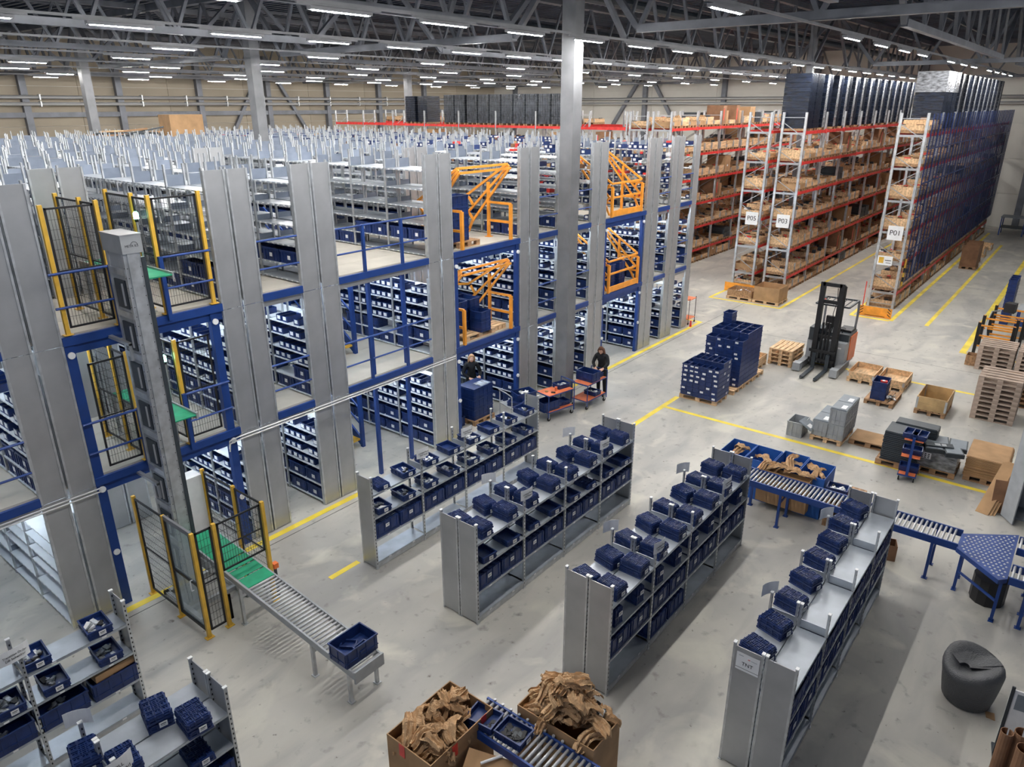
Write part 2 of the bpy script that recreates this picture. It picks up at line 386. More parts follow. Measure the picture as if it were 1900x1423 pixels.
for x0, y0, wd, where in ROWX:
    n = int(round((YB-y0)/BAY)); single = wd < .5
    for lv in range(3):
        r = ob('shelving_row', None, loc=(x0, y0, DZ[lv]), label='grey metal shelving row %s, %s' % (LVN[lv], where), cat='shelving', group='shelving rows %s' % LVN[lv])
        rows.append(r)
        ob('shelving', bulk(lv, wd, n, single), r, kind='stuff')
        k = 'shelfw' if lv < 2 else 'shelf'
        for i in range(2):
            for z in HALF[lv]:
                def mk():
                    b = MB(); b.box(0, .02, -.028, .4, BAY-.02, 0, k)
                    for j in range(7): b.box(-.004, .08+j*.175, -.026, 0, .14+j*.175, -.003, 'white')
                    return b.mesh('shelf')
                ob('shelf', cached(('sh', k), mk), r, (0, i*BAY, z))
            for x in ((0, .37) if single else (0, .37, wd-.40, wd-.03)):
                ob('upright', cached(('up', lv), lambda: MB().box(0, -.025, 0, .03, .025, UPT[lv], 'galvd').mesh('upright')), r, (x, i*BAY+.03, 0))
            if lv == 2:
                for a in ((.03,) if single else (.03, wd-.37)):
                    for z in HALF[lv][1:]: ob('divider', cached(('dv', z > 1.9), lambda: MB().box(0, -.006, 0, .34, .006, .2 if z > 1.9 else .11, 'div').mesh('divider')), r, (a, i*BAY+.03, z))
        # end panels, proud of the shelves
        zt = (2.45, 2.33, 2.33)[lv]; z0 = (0.02, -.15, -.15)[lv]
        for a, c in (((0, .4),) if single else ((0, wd/2-.03), (wd/2+.03, wd))):
            def mk():
                b = MB(); h = zt-z0-.01
                b.box(0, 0, 0, c-a, .012, h, 'galv')
                b.box(-.012, -.012, 0, .022, .03, h, 'galvd').box(c-a-.022, -.012, 0, c-a+.012, .03, h, 'galvd')
                return b.mesh('end_panel')
            ob('end_panel', cached(('ep', round(c-a, 3), lv), mk), r, (a, -.04, z0))
# --- bins
def open_bin(L, W, H, t=.008, k='navy', lab=None, ribs=False, rim=True):
    b = MB(); x, y = L/2, W/2
    b.box(-x, -y, 0, x, y, t, k); b.box(-x, -y, t, x, -y+t, H, k); b.box(-x, y-t, t, x, y, H, k); b.box(-x, -y+t, t, -x+t, y-t, H, k); b.box(x-t, -y+t, t, x, y-t, H, k)
    if rim:
        e = .012; z = H-.025
        b.box(-x-e, -y-e, z, x+e, -y, H, k); b.box(-x-e, y, z, x+e, y+e, H, k); b.box(-x-e, -y, z, -x, y, H, k); b.box(x, -y, z, x+e, y, H, k)
    if ribs:
        for sx in [-x+L*f for f in ((.06, .28, .5, .72, .94) if L > .5 else (.08, .5, .92))]:
            for sy in (-1, 1): b.box(sx-.008, (sy*y if sy > 0 else -y-.01), .02, sx+.008, (y+.01 if sy > 0 else -y), H-.02, k)
        for sy in [-y+W*f for f in (.08, .36, .64, .92)]:
            for sx in (-1, 1): b.box((x if sx > 0 else -x-.01), sy-.008, .02, (x+.01 if sx > 0 else -x), sy+.008, H-.02, k)
        b.box(-x-.01, -y-.01, .05*H/.17, x+.01, y+.01, .05*H/.17+.012, k)
    return b
def add(b, src, ox, oy, oz):
    o = len(b.v); b.v += [(x+ox, y+oy, z+oz) for x, y, z in src.v]
    mp = [b.mi(k) for k in src.mats]
    b.f += [tuple(o+j for j in f) for f in src.f]; b.m += [mp[i] for i in src.m]
def pick(deep=.36, wid=.185, h=.13):      # small picking bin, front towards -X
    b = open_bin(deep, wid, h, rim=False); b.box(-deep/2-.014, -wid/2, h-.03, -deep/2, wid/2, h, 'navy'); return b
PB = pick(); 
PBc = MB()                       # cheap picking bin for far shelves
PBc.box(-.18, -.0925, 0, .18, .0925, .13, 'navy', skip='tb'); PBc.quad((-.18, -.09, .09), (.18, -.09, .09), (.18, .09, .09), (-.18, .09, .09), 'navyd')  # darker sheet below the rim paints the shade inside the bin
PBc.box(-.186, -.05, .04, -.182, .05, .115, 'white')
def wide(): 
    b = MB(); b.box(-.18, -.28, 0, .18, .28, .27, 'navy', skip='t'); b.quad((-.18, -.28, .2), (.18, -.28, .2), (.18, .28, .2), (-.18, .28, .2), 'navyd')  # darker sheet under the rim stands for interior shade
    b.box(-.195, -.29, .23, -.18, .29, .27, 'navy'); b.box(-.186, -.045, .09, -.182, .045, .17, 'white')
    for j in (-.2, -.1, .1, .2): b.box(-.192, j-.007, .02, -.18, j+.007, .23, 'navy')
    return b
WB = wide()
PBm = PB.mesh('picking_bin'); labm = MB().box(-.003, -.055, 0, 0, .055, .085, 'white').mesh('label_card')
WBf = open_bin(.36, .56, .27, rim=True, ribs=True).mesh('storage_bin')
def bay_plan(lv, rnd, sparse=.12):     # yields (kind, y, z, i_shelf)
    out = []
    for si, z in enumerate(HALF[lv]):
        if lv == 2:
            if si < 2 and rnd.random() < .35:
                for y in (.34, .96): out.append(('w', y, z, si))
            continue
        if si < 2:
            for y in (.34, .96):
                if rnd.random() > .06: out.append(('w', y, z, si))
        else:
            for j in range(6):
                if rnd.random() > sparse: out.append(('p', .14+j*.203, z, si))
    return out
SHN = ('bottom', 'second', 'third', 'fourth', 'fifth', 'top')
BINROWS = {12.15: 2, 15.67: 2, 22.7: 1, 8.57: 1, 6.8: 1}
nind = [0]
proto = {}
def place_bin(kind, x, y, z, label, group):
    if kind not in proto:
        if kind == 'p':
            r = ob('picking_bin', PBm, loc=(x, y, z)); ob('label_card', labm, r, (-.195, 0, .03))
        else:
            r = ob('storage_bin', WBf, loc=(x, y, z)); ob('label_card', labm, r, (-.192, 0, .08))
        proto[kind] = r; c = r
    else: c = copy_tree(proto[kind], loc=(x, y, z))
    nind[0] += 1
    return tag(c, label, 'bin', group)
for x0, y0, wd, where in ROWX:
    n = int(round((YB-y0)/BAY))
    for lv in (0, 1, 2):
        ni = BINROWS.get(x0, 0) if lv < 2 else 0
        if x0 == 8.57: ni = 1 if lv == 0 else 0
        if x0 == 6.8: ni = 0
        rnd = random.Random(int(x0*10)+lv*77)
        empty_first = (x0 == 3.23 and lv == 0) or (x0 == 5.02)
        for i in range(ni):
            for kind, y, z, si in bay_plan(lv, rnd, .12 if x0 > 9 else .35):
                wh = {12.15: 'right of the staircase', 15.67: 'right of the upright gates', 22.7: 'right of the closed gates', 8.57: 'left of the staircase'}[x0]
                kn = 'small navy picking bin' if kind == 'p' else 'big navy storage bin'
                nm = '%ss in the shelving %s, %s' % (kn, wh, LVN[lv])
                lb = '%s, %s place, %s shelf, %s bay, %s, %s' % (kn.replace('small navy ', '').replace('big navy ', 'big '), ORD[int(y/.203)], SHN[si], ORD[i], ('ground floor', 'first deck')[lv], wh)
                place_bin(kind, x0+.2+rnd.uniform(0, .02), y0+i*BAY+y, DZ[lv]+z, lb, nm)
        vkey = ('bins', lv, n, ni, int(x0*10) % 3, x0 > 19 and lv == 2, empty_first)
        def mk():
            b = MB(); rr = random.Random(hash((lv, n, int(x0*10) % 3)) & 0xffff)
            for i in range(ni, n):
                if empty_first and (i < 5 or x0 == 3.23): continue
                if lv == 2 and x0 > 19:
                    for si, z in enumerate(HALF[2]):
                        for j in range(6):
                            q = rr.random()
                            if q < .45: add(b, PBc, .2, i*BAY+.14+j*.2, z)
                            elif q < .6: b.box(.04, i*BAY+.08+j*.2, z, .36, i*BAY+.2+j*.2, z+rr.uniform(.05, .14), rr.choice(['redp', 'card', 'white', 'cardd']))
                    continue
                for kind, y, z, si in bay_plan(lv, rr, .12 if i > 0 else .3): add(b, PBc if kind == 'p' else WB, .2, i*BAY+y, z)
            return b.mesh('storage_bins') if b.v else None
        me = cached(vkey, mk)
        if me: ob('storage_bins', me, loc=(x0, y0, DZ[lv]), kind='stuff', label='rows of navy bins with white cards on shelving %s %s' % (LVN[lv].replace('on the ', ''), where), cat='bins')
# --- decks, beams, rails
OPEN = [(2.0, 3.23, 'n'), (4.05, 6.8, 'l'), (7.64, 8.57, 'n'), (9.47, 12.15, 's'), (13.0, 15.67, 'g'), (16.51, 17.45, 'n'), (18.29, 19.22, 'n'), (20.06, 22.7, 'g'), (23.54, 24.42, 'n'), (25.26, 26.19, 'n')]
WH = {2.0: 'left of the lift shelving', 4.05: 'at the goods lift', 7.64: 'in the narrow aisle right of the lift', 9.47: 'at the staircase opening', 13.0: 'at the upright orange gates', 16.51: 'in the narrow aisle left of the hall column',
      18.29: 'in the narrow aisle right of the hall column', 20.06: 'at the closed orange gates', 23.54: 'in the second last narrow aisle', 25.26: 'in the last narrow aisle'}
for lv in (1, 2):
    z = DZ[lv]
    d = ob('floor_deck_%d' % lv, MB().box(.6, YF+.03, z-.06, 26.6, YB, z-.005, 'board'), kind='structure')
    for i in range(6):
        pass
    for xa, xb, t in OPEN:
        r = ob('edge_beam', MB().box(xa+.01, YF-.07, z-.16, xb-.01, YF-.01, z-.02, 'bluep'), kind='structure')
        if t in 'lg': r2 = ob('edge_beam', MB().box(xa+.01, YF+.0, z-.32, xb-.01, YF+.06, z-.165, 'bluep'), kind='structure')
        else: ob('edge_beam', MB().box(xa+.01, YF+.02, z-.29, xb-.01, YF+.05, z-.165, 'galv'), kind='structure')
        # deck joints
        for q in range(5): ob('floor_plank', cached(('pl', round(xb-xa, 2)), lambda: MB().box(.01, 0, 0, xb-xa-.01, .86, .006, 'board').mesh('floor_plank')), d, (xa, YF+.03+q*.87, z-.006))
        if t == 'g': continue
        if t == 'l':
            segs = ((4.06, 4.98), (5.75, 6.68))
        else: segs = ((xa, xb),)
        for si, (a, c) in enumerate(segs):
            yy = YF-.1 if t == 'l' else YF-.03
            g = ob('guard_rail', None, loc=(a, yy, z), label='blue guard rail %s, %s%s' % (('', 'on the first deck', 'on the top deck')[lv], WH[xa], (' left part', ' right part')[si] if t == 'l' else ''), cat='railing', group='blue guard rails')
            ob('top_rail', MB().tube((0, 0, .98), (c-a, 0, .98), .022, 'bluep', 6), g); ob('middle_rail', MB().tube((0, 0, .45), (c-a, 0, .45), .02, 'bluep', 6), g)
            if t == 's':
                for x in (10.22-a, 11.33-a): ob('rail_post', MB().box(x-.03, -.03, -.14, x+.03, .03, 1.0, 'bluep'), g)
            if t == 'l': ob('rail_post', MB().box((c-a-.05 if si == 0 else 0), -.03, -.1, (c-a if si == 0 else .07), .03, 1.0, 'bluep'), g)
for x, lab in ((4.15, 'left'), (6.62, 'right')):
    p = ob('mezzanine_post', MB().box(-.075, -.06, 0, .075, .06, 4.92, 'bluep'), loc=(x, YF+.03, 0), kind='structure')
    for z in (1.1, 2.35, 4.75): ob('cable_disc', MB().tube((.0, -.09, z), (.0, -.062, z), .055, 'white', 14), p, (-.0, 0, 0))
for x in (13.1, 15.58, 20.15, 22.58): 
    p = ob('mezzanine_post', MB().box(-.06, -.05, 0, .06, .05, 4.92, 'bluep'), loc=(x, YF+.02, 0), kind='structure')
    for z in (1.1, 2.2, 4.7): ob('cable_disc', MB().tube((.0, -.09, z), (.0, -.052, z), .05, 'white', 12), p)
for x in (10.38, 11.42):
    for z0, z1 in ((0, 2.42), (2.6, 4.9)): ob('mezzanine_post', MB().box(-.04, -.04, z0, .04, .04, z1, 'bluep'), loc=(x, YF+.12, 0), kind='structure')
# inner posts and beams between decks
for y in (17.5, 22.7, 27.9):
    for x in (4.6, 8.1, 11.7, 13.4, 17.0, 20.5, 24.0):
        for z0, z1 in ((0, 2.5), (2.6, 5.0)): ob('mezzanine_post', cached('ip', lambda: MB().box(-.05, -.05, 0, .05, .05, 2.45, 'bluep').mesh('mezzanine_post')), loc=(x, y, z0), kind='structure')
# double pipe along the first deck edge
for k, z in enumerate((2.36, 2.42)):
    b = MB(); b.tube((.6, YF-.12, z), (4.1, YF-.12, z), .014, 'pipe', 6)
    b.path([(6.5, YF-.07, z-.2), (6.5, YF-.12, z-.02), (6.7, YF-.12, z), (12.9, YF-.12, z)], .014, 'pipe', 6)
    ob('sprinkler_pipe', b, label='thin pale pipe running along the first deck edge, %s of the pair' % ('lower', 'upper')[k], cat='pipe')
# aisle tubes under decks
AX = [2.75, 4.6, 6.4, 8.1, 10.0, 11.6, 13.4, 15.2, 17.0, 18.75, 20.5, 22.2, 24.0, 25.7]
al = None
for x in AX:
    for z in (2.468, 4.948):
        for y in (13.6, 16.8, 20.0, 24.5, 29.0):
            if al is None:
                al = ob('aisle_lamp', MB().box(-.04, -.72, .03, .04, .72, .07, 'white'), loc=(x, y, z)); ob('lamp_tube', MB().box(-.025, -.7, 0, .025, .7, .03, 'alamp', skip='t'), al); c = al
            else: c = copy_tree(al, loc=(x, y, z))
            tag(c, 'white tube lamp lighting a bin aisle under the %s deck' % ('first' if z < 3 else 'top'), 'aisle lamp', 'tube lamps under the %s deck' % ('first' if z < 3 else 'top'))
# staircases behind the opening
for lv in (0, 1):
    z = DZ[lv]; r = ob('staircase', None, loc=(10.25, 13.95, z), label='blue steel staircase with yellow first step, %s' % ('ground floor to first deck', 'first deck to top deck')[lv], cat='staircase', group='mezzanine staircases')
    for x in (0, .86): 
        ob('stringer', MB().bar((x, 0, .1), (x, 3.3, 2.5), .05, .2, 'bluep'), r)
        ob('handrail', MB().bar((x, 0, 1.05), (x, 3.3, 3.35), .035, .035, 'bluep').bar((x, 0, .6), (x, 3.3, 2.9), .03, .03, 'bluep'), r)
        for y in (0, 1.6): ob('baluster', MB().box(x-.045, y-.045, (0 if y < 1 else y*.72), x+.045, y+.045, 1.05+y*.7+(1.3 if y < 1 else 0), 'bluep'), r)
    for i in range(11): ob('step', MB().box(.03, 0, 0, .83, .27, .04, 'yellow' if i == 0 else 'bluep'), r, (0, .05+i*.29, .18+i*.215))
# --- orange pallet gates
def gate(x0, x1, z, up, name):
    r = ob('pallet_gate', None, loc=(0, 0, z), label=name, cat='safety gate')
    def yz(p): return p
    for x in (x0, x1):
        ob('front_post', MB().box(x-.035, YF-.1, 0, x+.035, YF-.02, .93, 'orange'), r)
        ob('pivot_post', MB().box(x-.03, 12.97, 0, x+.03, 13.05, 1.45, 'orange').box(x-.08, 12.93, 0, x+.08, 13.09, .015, 'orange'), r)
        ob('side_rail', MB().bar((x, 12.24, .93), (x, 13.0, .93), .05, .06, 'orange'), r); ob('side_rail', MB().bar((x, 12.24, .45), (x, 13.0, .45), .05, .06, 'orange'), r)
        def m(p): return (x, (p[0] if up else 26.08-p[0]), p[1]-5.04)
        for a, c in (((12.35, 6.98), (13.8, 6.09)), ((12.3, 6.95), (13.74, 5.65)), ((12.28, 6.88), (13.6, 5.4)), ((13.6, 5.4), (13.76, 5.1)), ((13.8, 6.09), (14.36, 5.99)), ((13.72, 6.05), (13.55, 5.83)), ((13.74, 5.65), (13.56, 5.45))):
            if not up and c[0] > 14: continue
            ob('arm', MB().bar(m(a), m(c), .045, .06, 'orange'), r)
    def cross(y, zz, h=.055): ob('cross_bar', MB().bar((x0, y, zz), (x1, y, zz), .045, h, 'orange'), r)
    if up: cross(12.35, 1.94); cross(12.24, 1.84); cross(14.36, .95)
    else: cross(12.28, 1.04); cross(12.3, .6); cross(13.72, 1.94); ob('kick_board', MB().box(x0, YF-.09, .02, x1, YF-.05, .2, 'orange'), r)
gate(13.33, 15.25, DZ[2], True, 'orange swing-up pallet gate, front raised, on the top deck')
gate(13.33, 15.25, DZ[1], True, 'orange swing-up pallet gate, front raised, on the first deck')
gate(20.4, 22.3, DZ[2], False, 'orange swing-up pallet gate, front closed, on the top deck')
gate(20.4, 22.3, DZ[1], False, 'orange swing-up pallet gate, front closed, on the first deck')
# ================================================================ FREE-STANDING PICK RACKS
LVZ = (.15, .65, 1.13, 1.62)
def rack(name_, x0, nb, ys, label, empties=()):
    """ys: list of (ya, yb) half depths, all .4 deep"""
    r = ob('pick_rack', None, loc=(x0, 0, 0), label=label, cat='rack')
    L = nb*1.3
    allx = sorted(set([v for p in ys for v in p]))
    for ya, yb in ys:
        for e, X in ((0, -.02), (1, L+.008)):
            def mk(): 
                b = MB(); b.box(0, 0, .03, .012, .36, 1.96, 'galv'); return b.mesh('end_panel')
            ob('end_panel', cached('rep', mk), r, (X, ya+.02, 0))
        for i in range(nb+1):
            for y in (ya, yb-.03):
                def mk():
                    b = MB(); b.box(-.022, 0, 0, .022, .03, 1.99, 'galvd').box(-.028, -.006, 1.99, .028, .036, 2.005, 'white').box(-.03, -.008, 0, .03, .038, .012, 'galvd')
                    for k in range(24): b.box(-.008, -.0015, .1+k*.078, .008, 0, .13+k*.078, 'black')
                    return b.mesh('upright')
                ob('upright', cached('rup', mk), r, (i*1.3, y, 0))
            if 0 < i < nb:
                ob('divider', cached('rdv', lambda: MB().box(-.006, 0, 0, .006, .34, .13, 'shelf').mesh('divider')), r, (i*1.3, ya+.03, 1.62))
            elif i in (0, nb): pass
        for i in range(nb):
            for z in LVZ:
                def mk():
                    b = MB(); b.box(.024, 0, -.004, 1.276, .4, 0, 'shelf'); b.box(.024, 0, -.04, 1.276, .006, 0, 'shelf'); b.box(.024, .394, -.04, 1.276, .4, .0, 'shelf')
                    b.box(.3, -.003, -.034, .36, 0, -.008, 'white').box(.94, -.003, -.034, 1.0, 0, -.008, 'white'); return b.mesh('shelf')
                ob('shelf', cached('rsh', mk), r, (i*1.3, ya, z))
            ob('plinth', cached('rpl', lambda: MB().box(.024, .01, .012, 1.276, .02, .112, 'galvd').mesh('plinth')), r, (i*1.3, ya, 0))
    return r
RK = {
 'R1': rack('R1', 7.68, 4, [(9.5, 9.9)], 'single deep grey rack with open crates, nearest the mezzanine'),
 'R2': rack('R2', 7.68, 4, [(6.9, 7.3), (7.32, 7.72)], 'double grey rack with upturned crates, second from the mezzanine'),
 'R3': rack('R3', 7.68, 4, [(4.29, 4.69), (4.71, 5.11)], 'double grey rack with upturned crates, third from the mezzanine'),
 'R4': rack('R4', 7.68, 4, [(1.66, 2.06), (2.08, 2.48)], 'double grey rack with TNT sign on its end panel and half its top empty'),
 'R5': rack('R5', -.76, 3, [(9.47, 9.87)], 'grey rack with bagged parts in open crates, beside the lift fence'),
 'R6': rack('R6', -.76, 3, [(6.88, 7.28), (7.3, 7.7)], 'grey rack with two upturned crates at its right end, bottom left corner')}
# ---------------------------------------------------------------- crates
def flip_crate(L, W, H):        # upside down crate: base grid up
    b = MB(); x, y = L/2, W/2; k = 'navy'
    b.taper(-x, -y, .0, x, y, .03, 0, k)
    b.box(-x+.012, -y+.012, .03, x-.012, y-.012, H-.018, k); b.box(-x+.004, -y+.004, .05, x-.004, y-.004, .062, k)
    nx, ny = 3, 4; px, py = (2*x-.03)/nx, (2*y-.03)/ny
    for i in range(nx):
        for j in range(ny):
            cx, cy = -x+.015+px*(i+.5), -y+.015+py*(j+.5)
            if i == 1 and j in (1, 2):
                for q in range(3): b.box(cx-px/2, cy-py/2+py*(q+.5)/3-.004, H-.018, cx+px/2, cy-py/2+py*(q+.5)/3+.004, H-.006, k)
                for q in range(2): b.box(cx-px/2+px*(q+.5)/2-.004, cy-py/2, H-.018, cx-px/2+px*(q+.5)/2+.004, cy+py/2, H-.006, k)
            else:
                s = .8; a, c = px*s/2, py*s/2; t = .007
                b.box(cx-a, cy-c, H-.018, cx+a, cy-c+t, H, k); b.box(cx-a, cy+c-t, H-.018, cx+a, cy+c, H, k); b.box(cx-a, cy-c, H-.018, cx-a+t, cy+c, H, k); b.box(cx+a-t, cy-c, H-.018, cx+a, cy+c, H, k)
                b.box(cx-.004, cy-c, H-.018, cx+.004, cy+c, H-.004, k)
    for sx in (-.8, -.3, .3, .8):
        for sy in (-1, 1): b.box(sx*x-.006, sy*(y-.008)-.008, .03, sx*x+.006, sy*(y-.008)+.008, H-.02, k)
    for sy in (-.8, -.27, .27, .8):
        for sx in (-1, 1): b.box(sx*(x-.008)-.008, sy*y-.006, .03, sx*(x-.008)+.008, sy*y+.006, H-.02, k)
    return b
card = MB().box(-.045, -.004, 0, .045, 0, .07, 'white').box(-.03, -.0045, .04, .03, -.004, .05, 'ink').box(-.03, -.0045, .022, .02, -.004, .028, 'ink').mesh('label_card')
FL = flip_crate(.29, .385, .11).mesh('crate'); FLW = flip_crate(.4, .6, .3).mesh('crate'); FLN = flip_crate(.2, .36, .17).mesh('crate')
OP = open_bin(.3, .4, .13, ribs=True).mesh('crate'); OPW = open_bin(.4, .6, .28, ribs=True).mesh('crate')
def crate(me, x, y, z, rz, label, group=None, cardy=None, cz=.03, name='crate', cat='crate'):
    c = ob(name, me, loc=(x, y, z), rz=rz, label=label, cat=cat, group=group)
    if cardy is not None: ob('label_card', card, c, (.02, cardy, cz))
    return c
# heaps of packed parts
def heap(L, W, H, seed, k='silver', n=16):
    rr = random.Random(seed); b = MB()
    for i in range(n):
        cx, cy = rr.uniform(-L/2, L/2)*.7, rr.uniform(-W/2, W/2)*.7; s = rr.uniform(.03, .06)
        a = rr.uniform(0, 6.28); d = Vector((math.cos(a), math.sin(a), rr.uniform(-.3, .5)))*s
        p = Vector((cx, cy, rr.uniform(.015, H))); kk = k if rr.random() < .7 else rr.choice(['white', 'greyl', 'silver', 'black'] if k != 'ink' else ['ink', 'dark'])
        b.bar(p-d, p+d, s*rr.uniform(.6, 1.3), s*rr.uniform(.25, .7), kk)
    return b
HP = [heap(.26, .36, .07, i).mesh('packed_parts') for i in range(4)]
HPr = [heap(.26, .36, .09, 20+i, 'white', 14).mesh('packed_parts') for i in range(3)]
def contents(me, x, y, z, label, rz=0): return ob('packed_parts', me, loc=(x, y, z), rz=rz, kind='stuff', label=label, cat='parts')
rnd = random.Random(5)
# R2, R3: front and rear rows of stacked upturned crates on the top shelf
RN = {'R2': 'second pick rack', 'R3': 'third pick rack', 'R4': 'TNT rack', 'R6': 'corner rack', 'R1': 'rack nearest mezzanine', 'R5': 'fence rack'}
def topstack(rk, x, yc, rz, i, side, both=True):
    z = 1.62
    crate(FL, x, yc, z, rz, 'lower upturned crate, %s from near end, %s row, %s' % (ORD[i], side, RN[rk]), 'upturned crates on the %s' % RN[rk], -.205, .035)
    crate(FL, x+rnd.uniform(-.01, .01), yc+rnd.uniform(-.01, .01), z+.11, rz+rnd.uniform(-.03, .03), 'upper upturned gridded crate, %s from near end, %s row, %s' % (ORD[i], side, RN[rk]), 'upturned crates on the %s' % RN[rk])
for rk, yf, yr in (('R2', 7.11, 7.52), ('R3', 4.50, 4.91)):
    for i in range(8):
        x = 7.68+.33+.65*i+(.02 if i % 2 else -.02)
        topstack(rk, x, yf, rnd.uniform(-.1, -.02), i, 'front')
        topstack(rk, x-.06, yr+.01, rnd.uniform(-.32, -.15), i, 'rear')
for i in range(8): topstack('R4', 7.68+.35+.65*i, 2.28, rnd.uniform(-.32, -.2), i, 'rear')
# R2 middle shelf: open crates and a few closed, R3 middle shelf: narrow upturned ones
for i in range(8):
    x = 7.68+.35+.65*i
    crate(OP if i % 3 < 2 else FL, x, 7.10, 1.13, -.12, 'navy middle shelf crate, %s from near end, second pick rack' % ORD[i], 'middle shelf crates of the second rack', -.215)
    for k in range(2): crate(FLN, x-.05, 4.50, 1.13+.17*k*.8, -.1, '%s narrow middle shelf crate, %s from near end, third pick rack' % (('lower', 'upper')[k], ORD[i]), 'middle shelf crates of the third rack', -.19 if k else None)
    for rk, y in (('R2', 7.11), ('R3', 4.50), ('R4', 1.87), ('R1', 9.71)):
        crate(FLW, 7.68+.34+.65*i-.02*(i % 2), y-.0, .65, H90, 'large upturned lower shelf crate, %s from near end, %s' % (ORD[i], RN[rk]), 'lower shelf crates of the %s' % RN[rk])
        ob('label_card', card, C.objects[-1], (-.205, .02, .16), -H90)
    crate(FLW if i % 2 else OPW, 7.68+.34+.65*i, 1.87, 1.13, H90, 'large navy middle shelf crate, %s from near end, TNT rack' % ORD[i], 'middle shelf crates of the TNT rack')
for i in (2, 3, 4, 5):
    if i < 4: crate(FLW, 7.68+.34+.65*(i+.0), 4.50, .15, H90, 'large upturned bottom shelf crate, %s from near end, third pick rack' % ORD[i], 'bottom shelf crates of the third rack')
# R1: open crates with contents on two upper shelves
for i in range(8):
    x = 7.68+.33+.65*i; full = i > 0
    crate(OP if full else FL, x, 9.70, 1.62, -.1, 'navy top shelf crate, %s from near end, rack nearest mezzanine' % ORD[i], 'top shelf crates of the first rack', -.215)
    if i in (1, 2, 4, 6, 7): contents((HPr if i in (2, 4) else HP)[i % 3], x, 9.68, 1.63, 'bagged parts in the %s top shelf crate, rack nearest mezzanine' % ORD[i], -.1)
    crate(OP, x-.03, 9.70, 1.13, -.1, 'open navy middle shelf crate, %s from near end, rack nearest mezzanine' % ORD[i], 'middle shelf crates of the first rack', -.215)
    if i != 6: contents((HP if i % 2 else HPr)[i % 3], x-.03, 9.68, 1.14, 'bagged parts in the %s middle shelf crate, rack nearest mezzanine' % ORD[i], -.1)
# R5 open crates (bottom left) and R6
for (x, z, j) in ((2.80, 1.62, 0), (2.02, 1.62, 1), (2.85, 1.13, 2), (2.15, 1.13, 3), (1.62, 1.13, 4), (1.35, 1.62, 5)):
    crate(OP, x, 9.68, z, -.08, 'open crate of bagged parts, %s shelf, %s from right end, fence rack' % ('top' if z > 1.5 else 'middle', ORD[(0, 1, 0, 1, 2, 2)[j]]), 'open crates of the fence rack', -.215)
    contents(HP[j % 4], x, 9.66, z+.01, 'grey bagged parts in the %s %s shelf crate beside the lift fence' % (ORD[(0, 1, 0, 1, 2, 2)[j]], 'top' if z > 1.5 else 'middle'))
for (x, j) in ((2.82, 0), (2.15, 1), (1.48, 2), (.7, 3)):
    crate(OPW, x, 9.67, .65, H90, 'long dark lower shelf crate, %s from right end, fence rack' % ORD[j], 'lower crates of the fence rack')
    contents(HP[(j+1) % 4], x, 9.67, .7, 'dark bagged parts in the %s lower shelf crate beside the lift fence' % ORD[j])
b = MB(); b.box(-.28, -.12, 0, .28, .1, .012, 'card').box(-.28, -.12, 0, .28, -.11, .11, 'card').box(-.05, -.05, .012, .1, .08, .09, 'cardd').box(-.02, -.02, .09, .04, .04, .093, 'white')
ob('cardboard_tray', b, loc=(2.86, 9.62, .93), rz=.05, label='open brown cardboard tray lying on a dark crate beside the lift fence', cat='box')
for (x, y, j) in ((2.78, 7.03, 0), (1.98, 7.03, 1), (1.1, 7.05, 2)):
    for k in range(2): crate(FL, x, y, 1.62+.12*k, -.1, '%s upturned crate, %s from right end, front row, corner rack' % (('lower', 'upper')[k], ORD[j]), 'crates of the bottom left rack', -.205 if k == 0 else None, .05)
for (x, y, j) in ((2.55, 7.45, 0), (1.75, 7.45, 1), (.9, 7.45, 2)):
    for k in range(2): crate(FL, x, y, 1.62+.12*k, -.22, '%s upturned crate, %s from right end, rear row, corner rack' % (('lower', 'upper')[k], ORD[j]), 'crates of the bottom left rack', -.205 if k == 0 else None, .05)
for (x, z, j) in ((2.75, 1.13, 0), (2.1, 1.13, 1), (2.8, .65, 0)):
    crate(FL if z > 1 else FLW, x, 7.06, z, -.1 if z > 1 else H90, 'upturned crate on the %s shelf, %s from right end, corner rack' % ('middle' if z > 1 else 'lower', ORD[j]), 'crates of the bottom left rack', -.205 if z > 1 else None)
# signs on upright tops
def sign(x, y, rz, lines, label, wdt=.3, h=.2, z=1.93):
    b = MB(); n = 6
    for i in range(n):       # slightly curved card
        a0, a1 = -wdt/2+wdt*i/n, -wdt/2+wdt*(i+1)/n; f = lambda t: -.03*(1-(2*t/wdt)**2)
        v = len(b.v); k = b.mi('white')
        for t in (a0, a1):
            for dz in (0, h):
                b.v += [(t, f(t), dz), (t, f(t)+.002, dz)]
        b.f += [(v, v+4, v+6, v+2), (v+1, v+3, v+7, v+5), (v+2, v+6, v+7, v+3), (v, v+1, v+5, v+4)]; b.m += [k]*4
    s = ob('paper_sign', b, loc=(x, y, z), rz=rz, label=label, cat='sign')
    for i, (t, sz) in enumerate(lines): text('lettering', t, sz, s, (0, -.034, h*.58-i*sz*1.15), (H90, 0, 0))
    return s
sign(8.98, 9.46, -.1, [('Linehaul Road', .045), ('TNT Road', .045)], 'curled white road sign on the first upright, rack nearest the mezzanine')
sign(10.28, 9.46, -.1, [('Linehaul Road', .045), ('TNT Road', .045)], 'curled white road sign on the third upright, rack nearest the mezzanine')
sign(8.98, 6.86, -.1, [('Linehaul Road', .045), ('TNT Road', .045)], 'curled white road sign on the near upright, second rack from the mezzanine')
sign(11.58, 6.86, -.1, [('Linehaul Road', .045), ('TNT Road', .045)], 'curled white road sign on the far upright, second rack from the mezzanine')
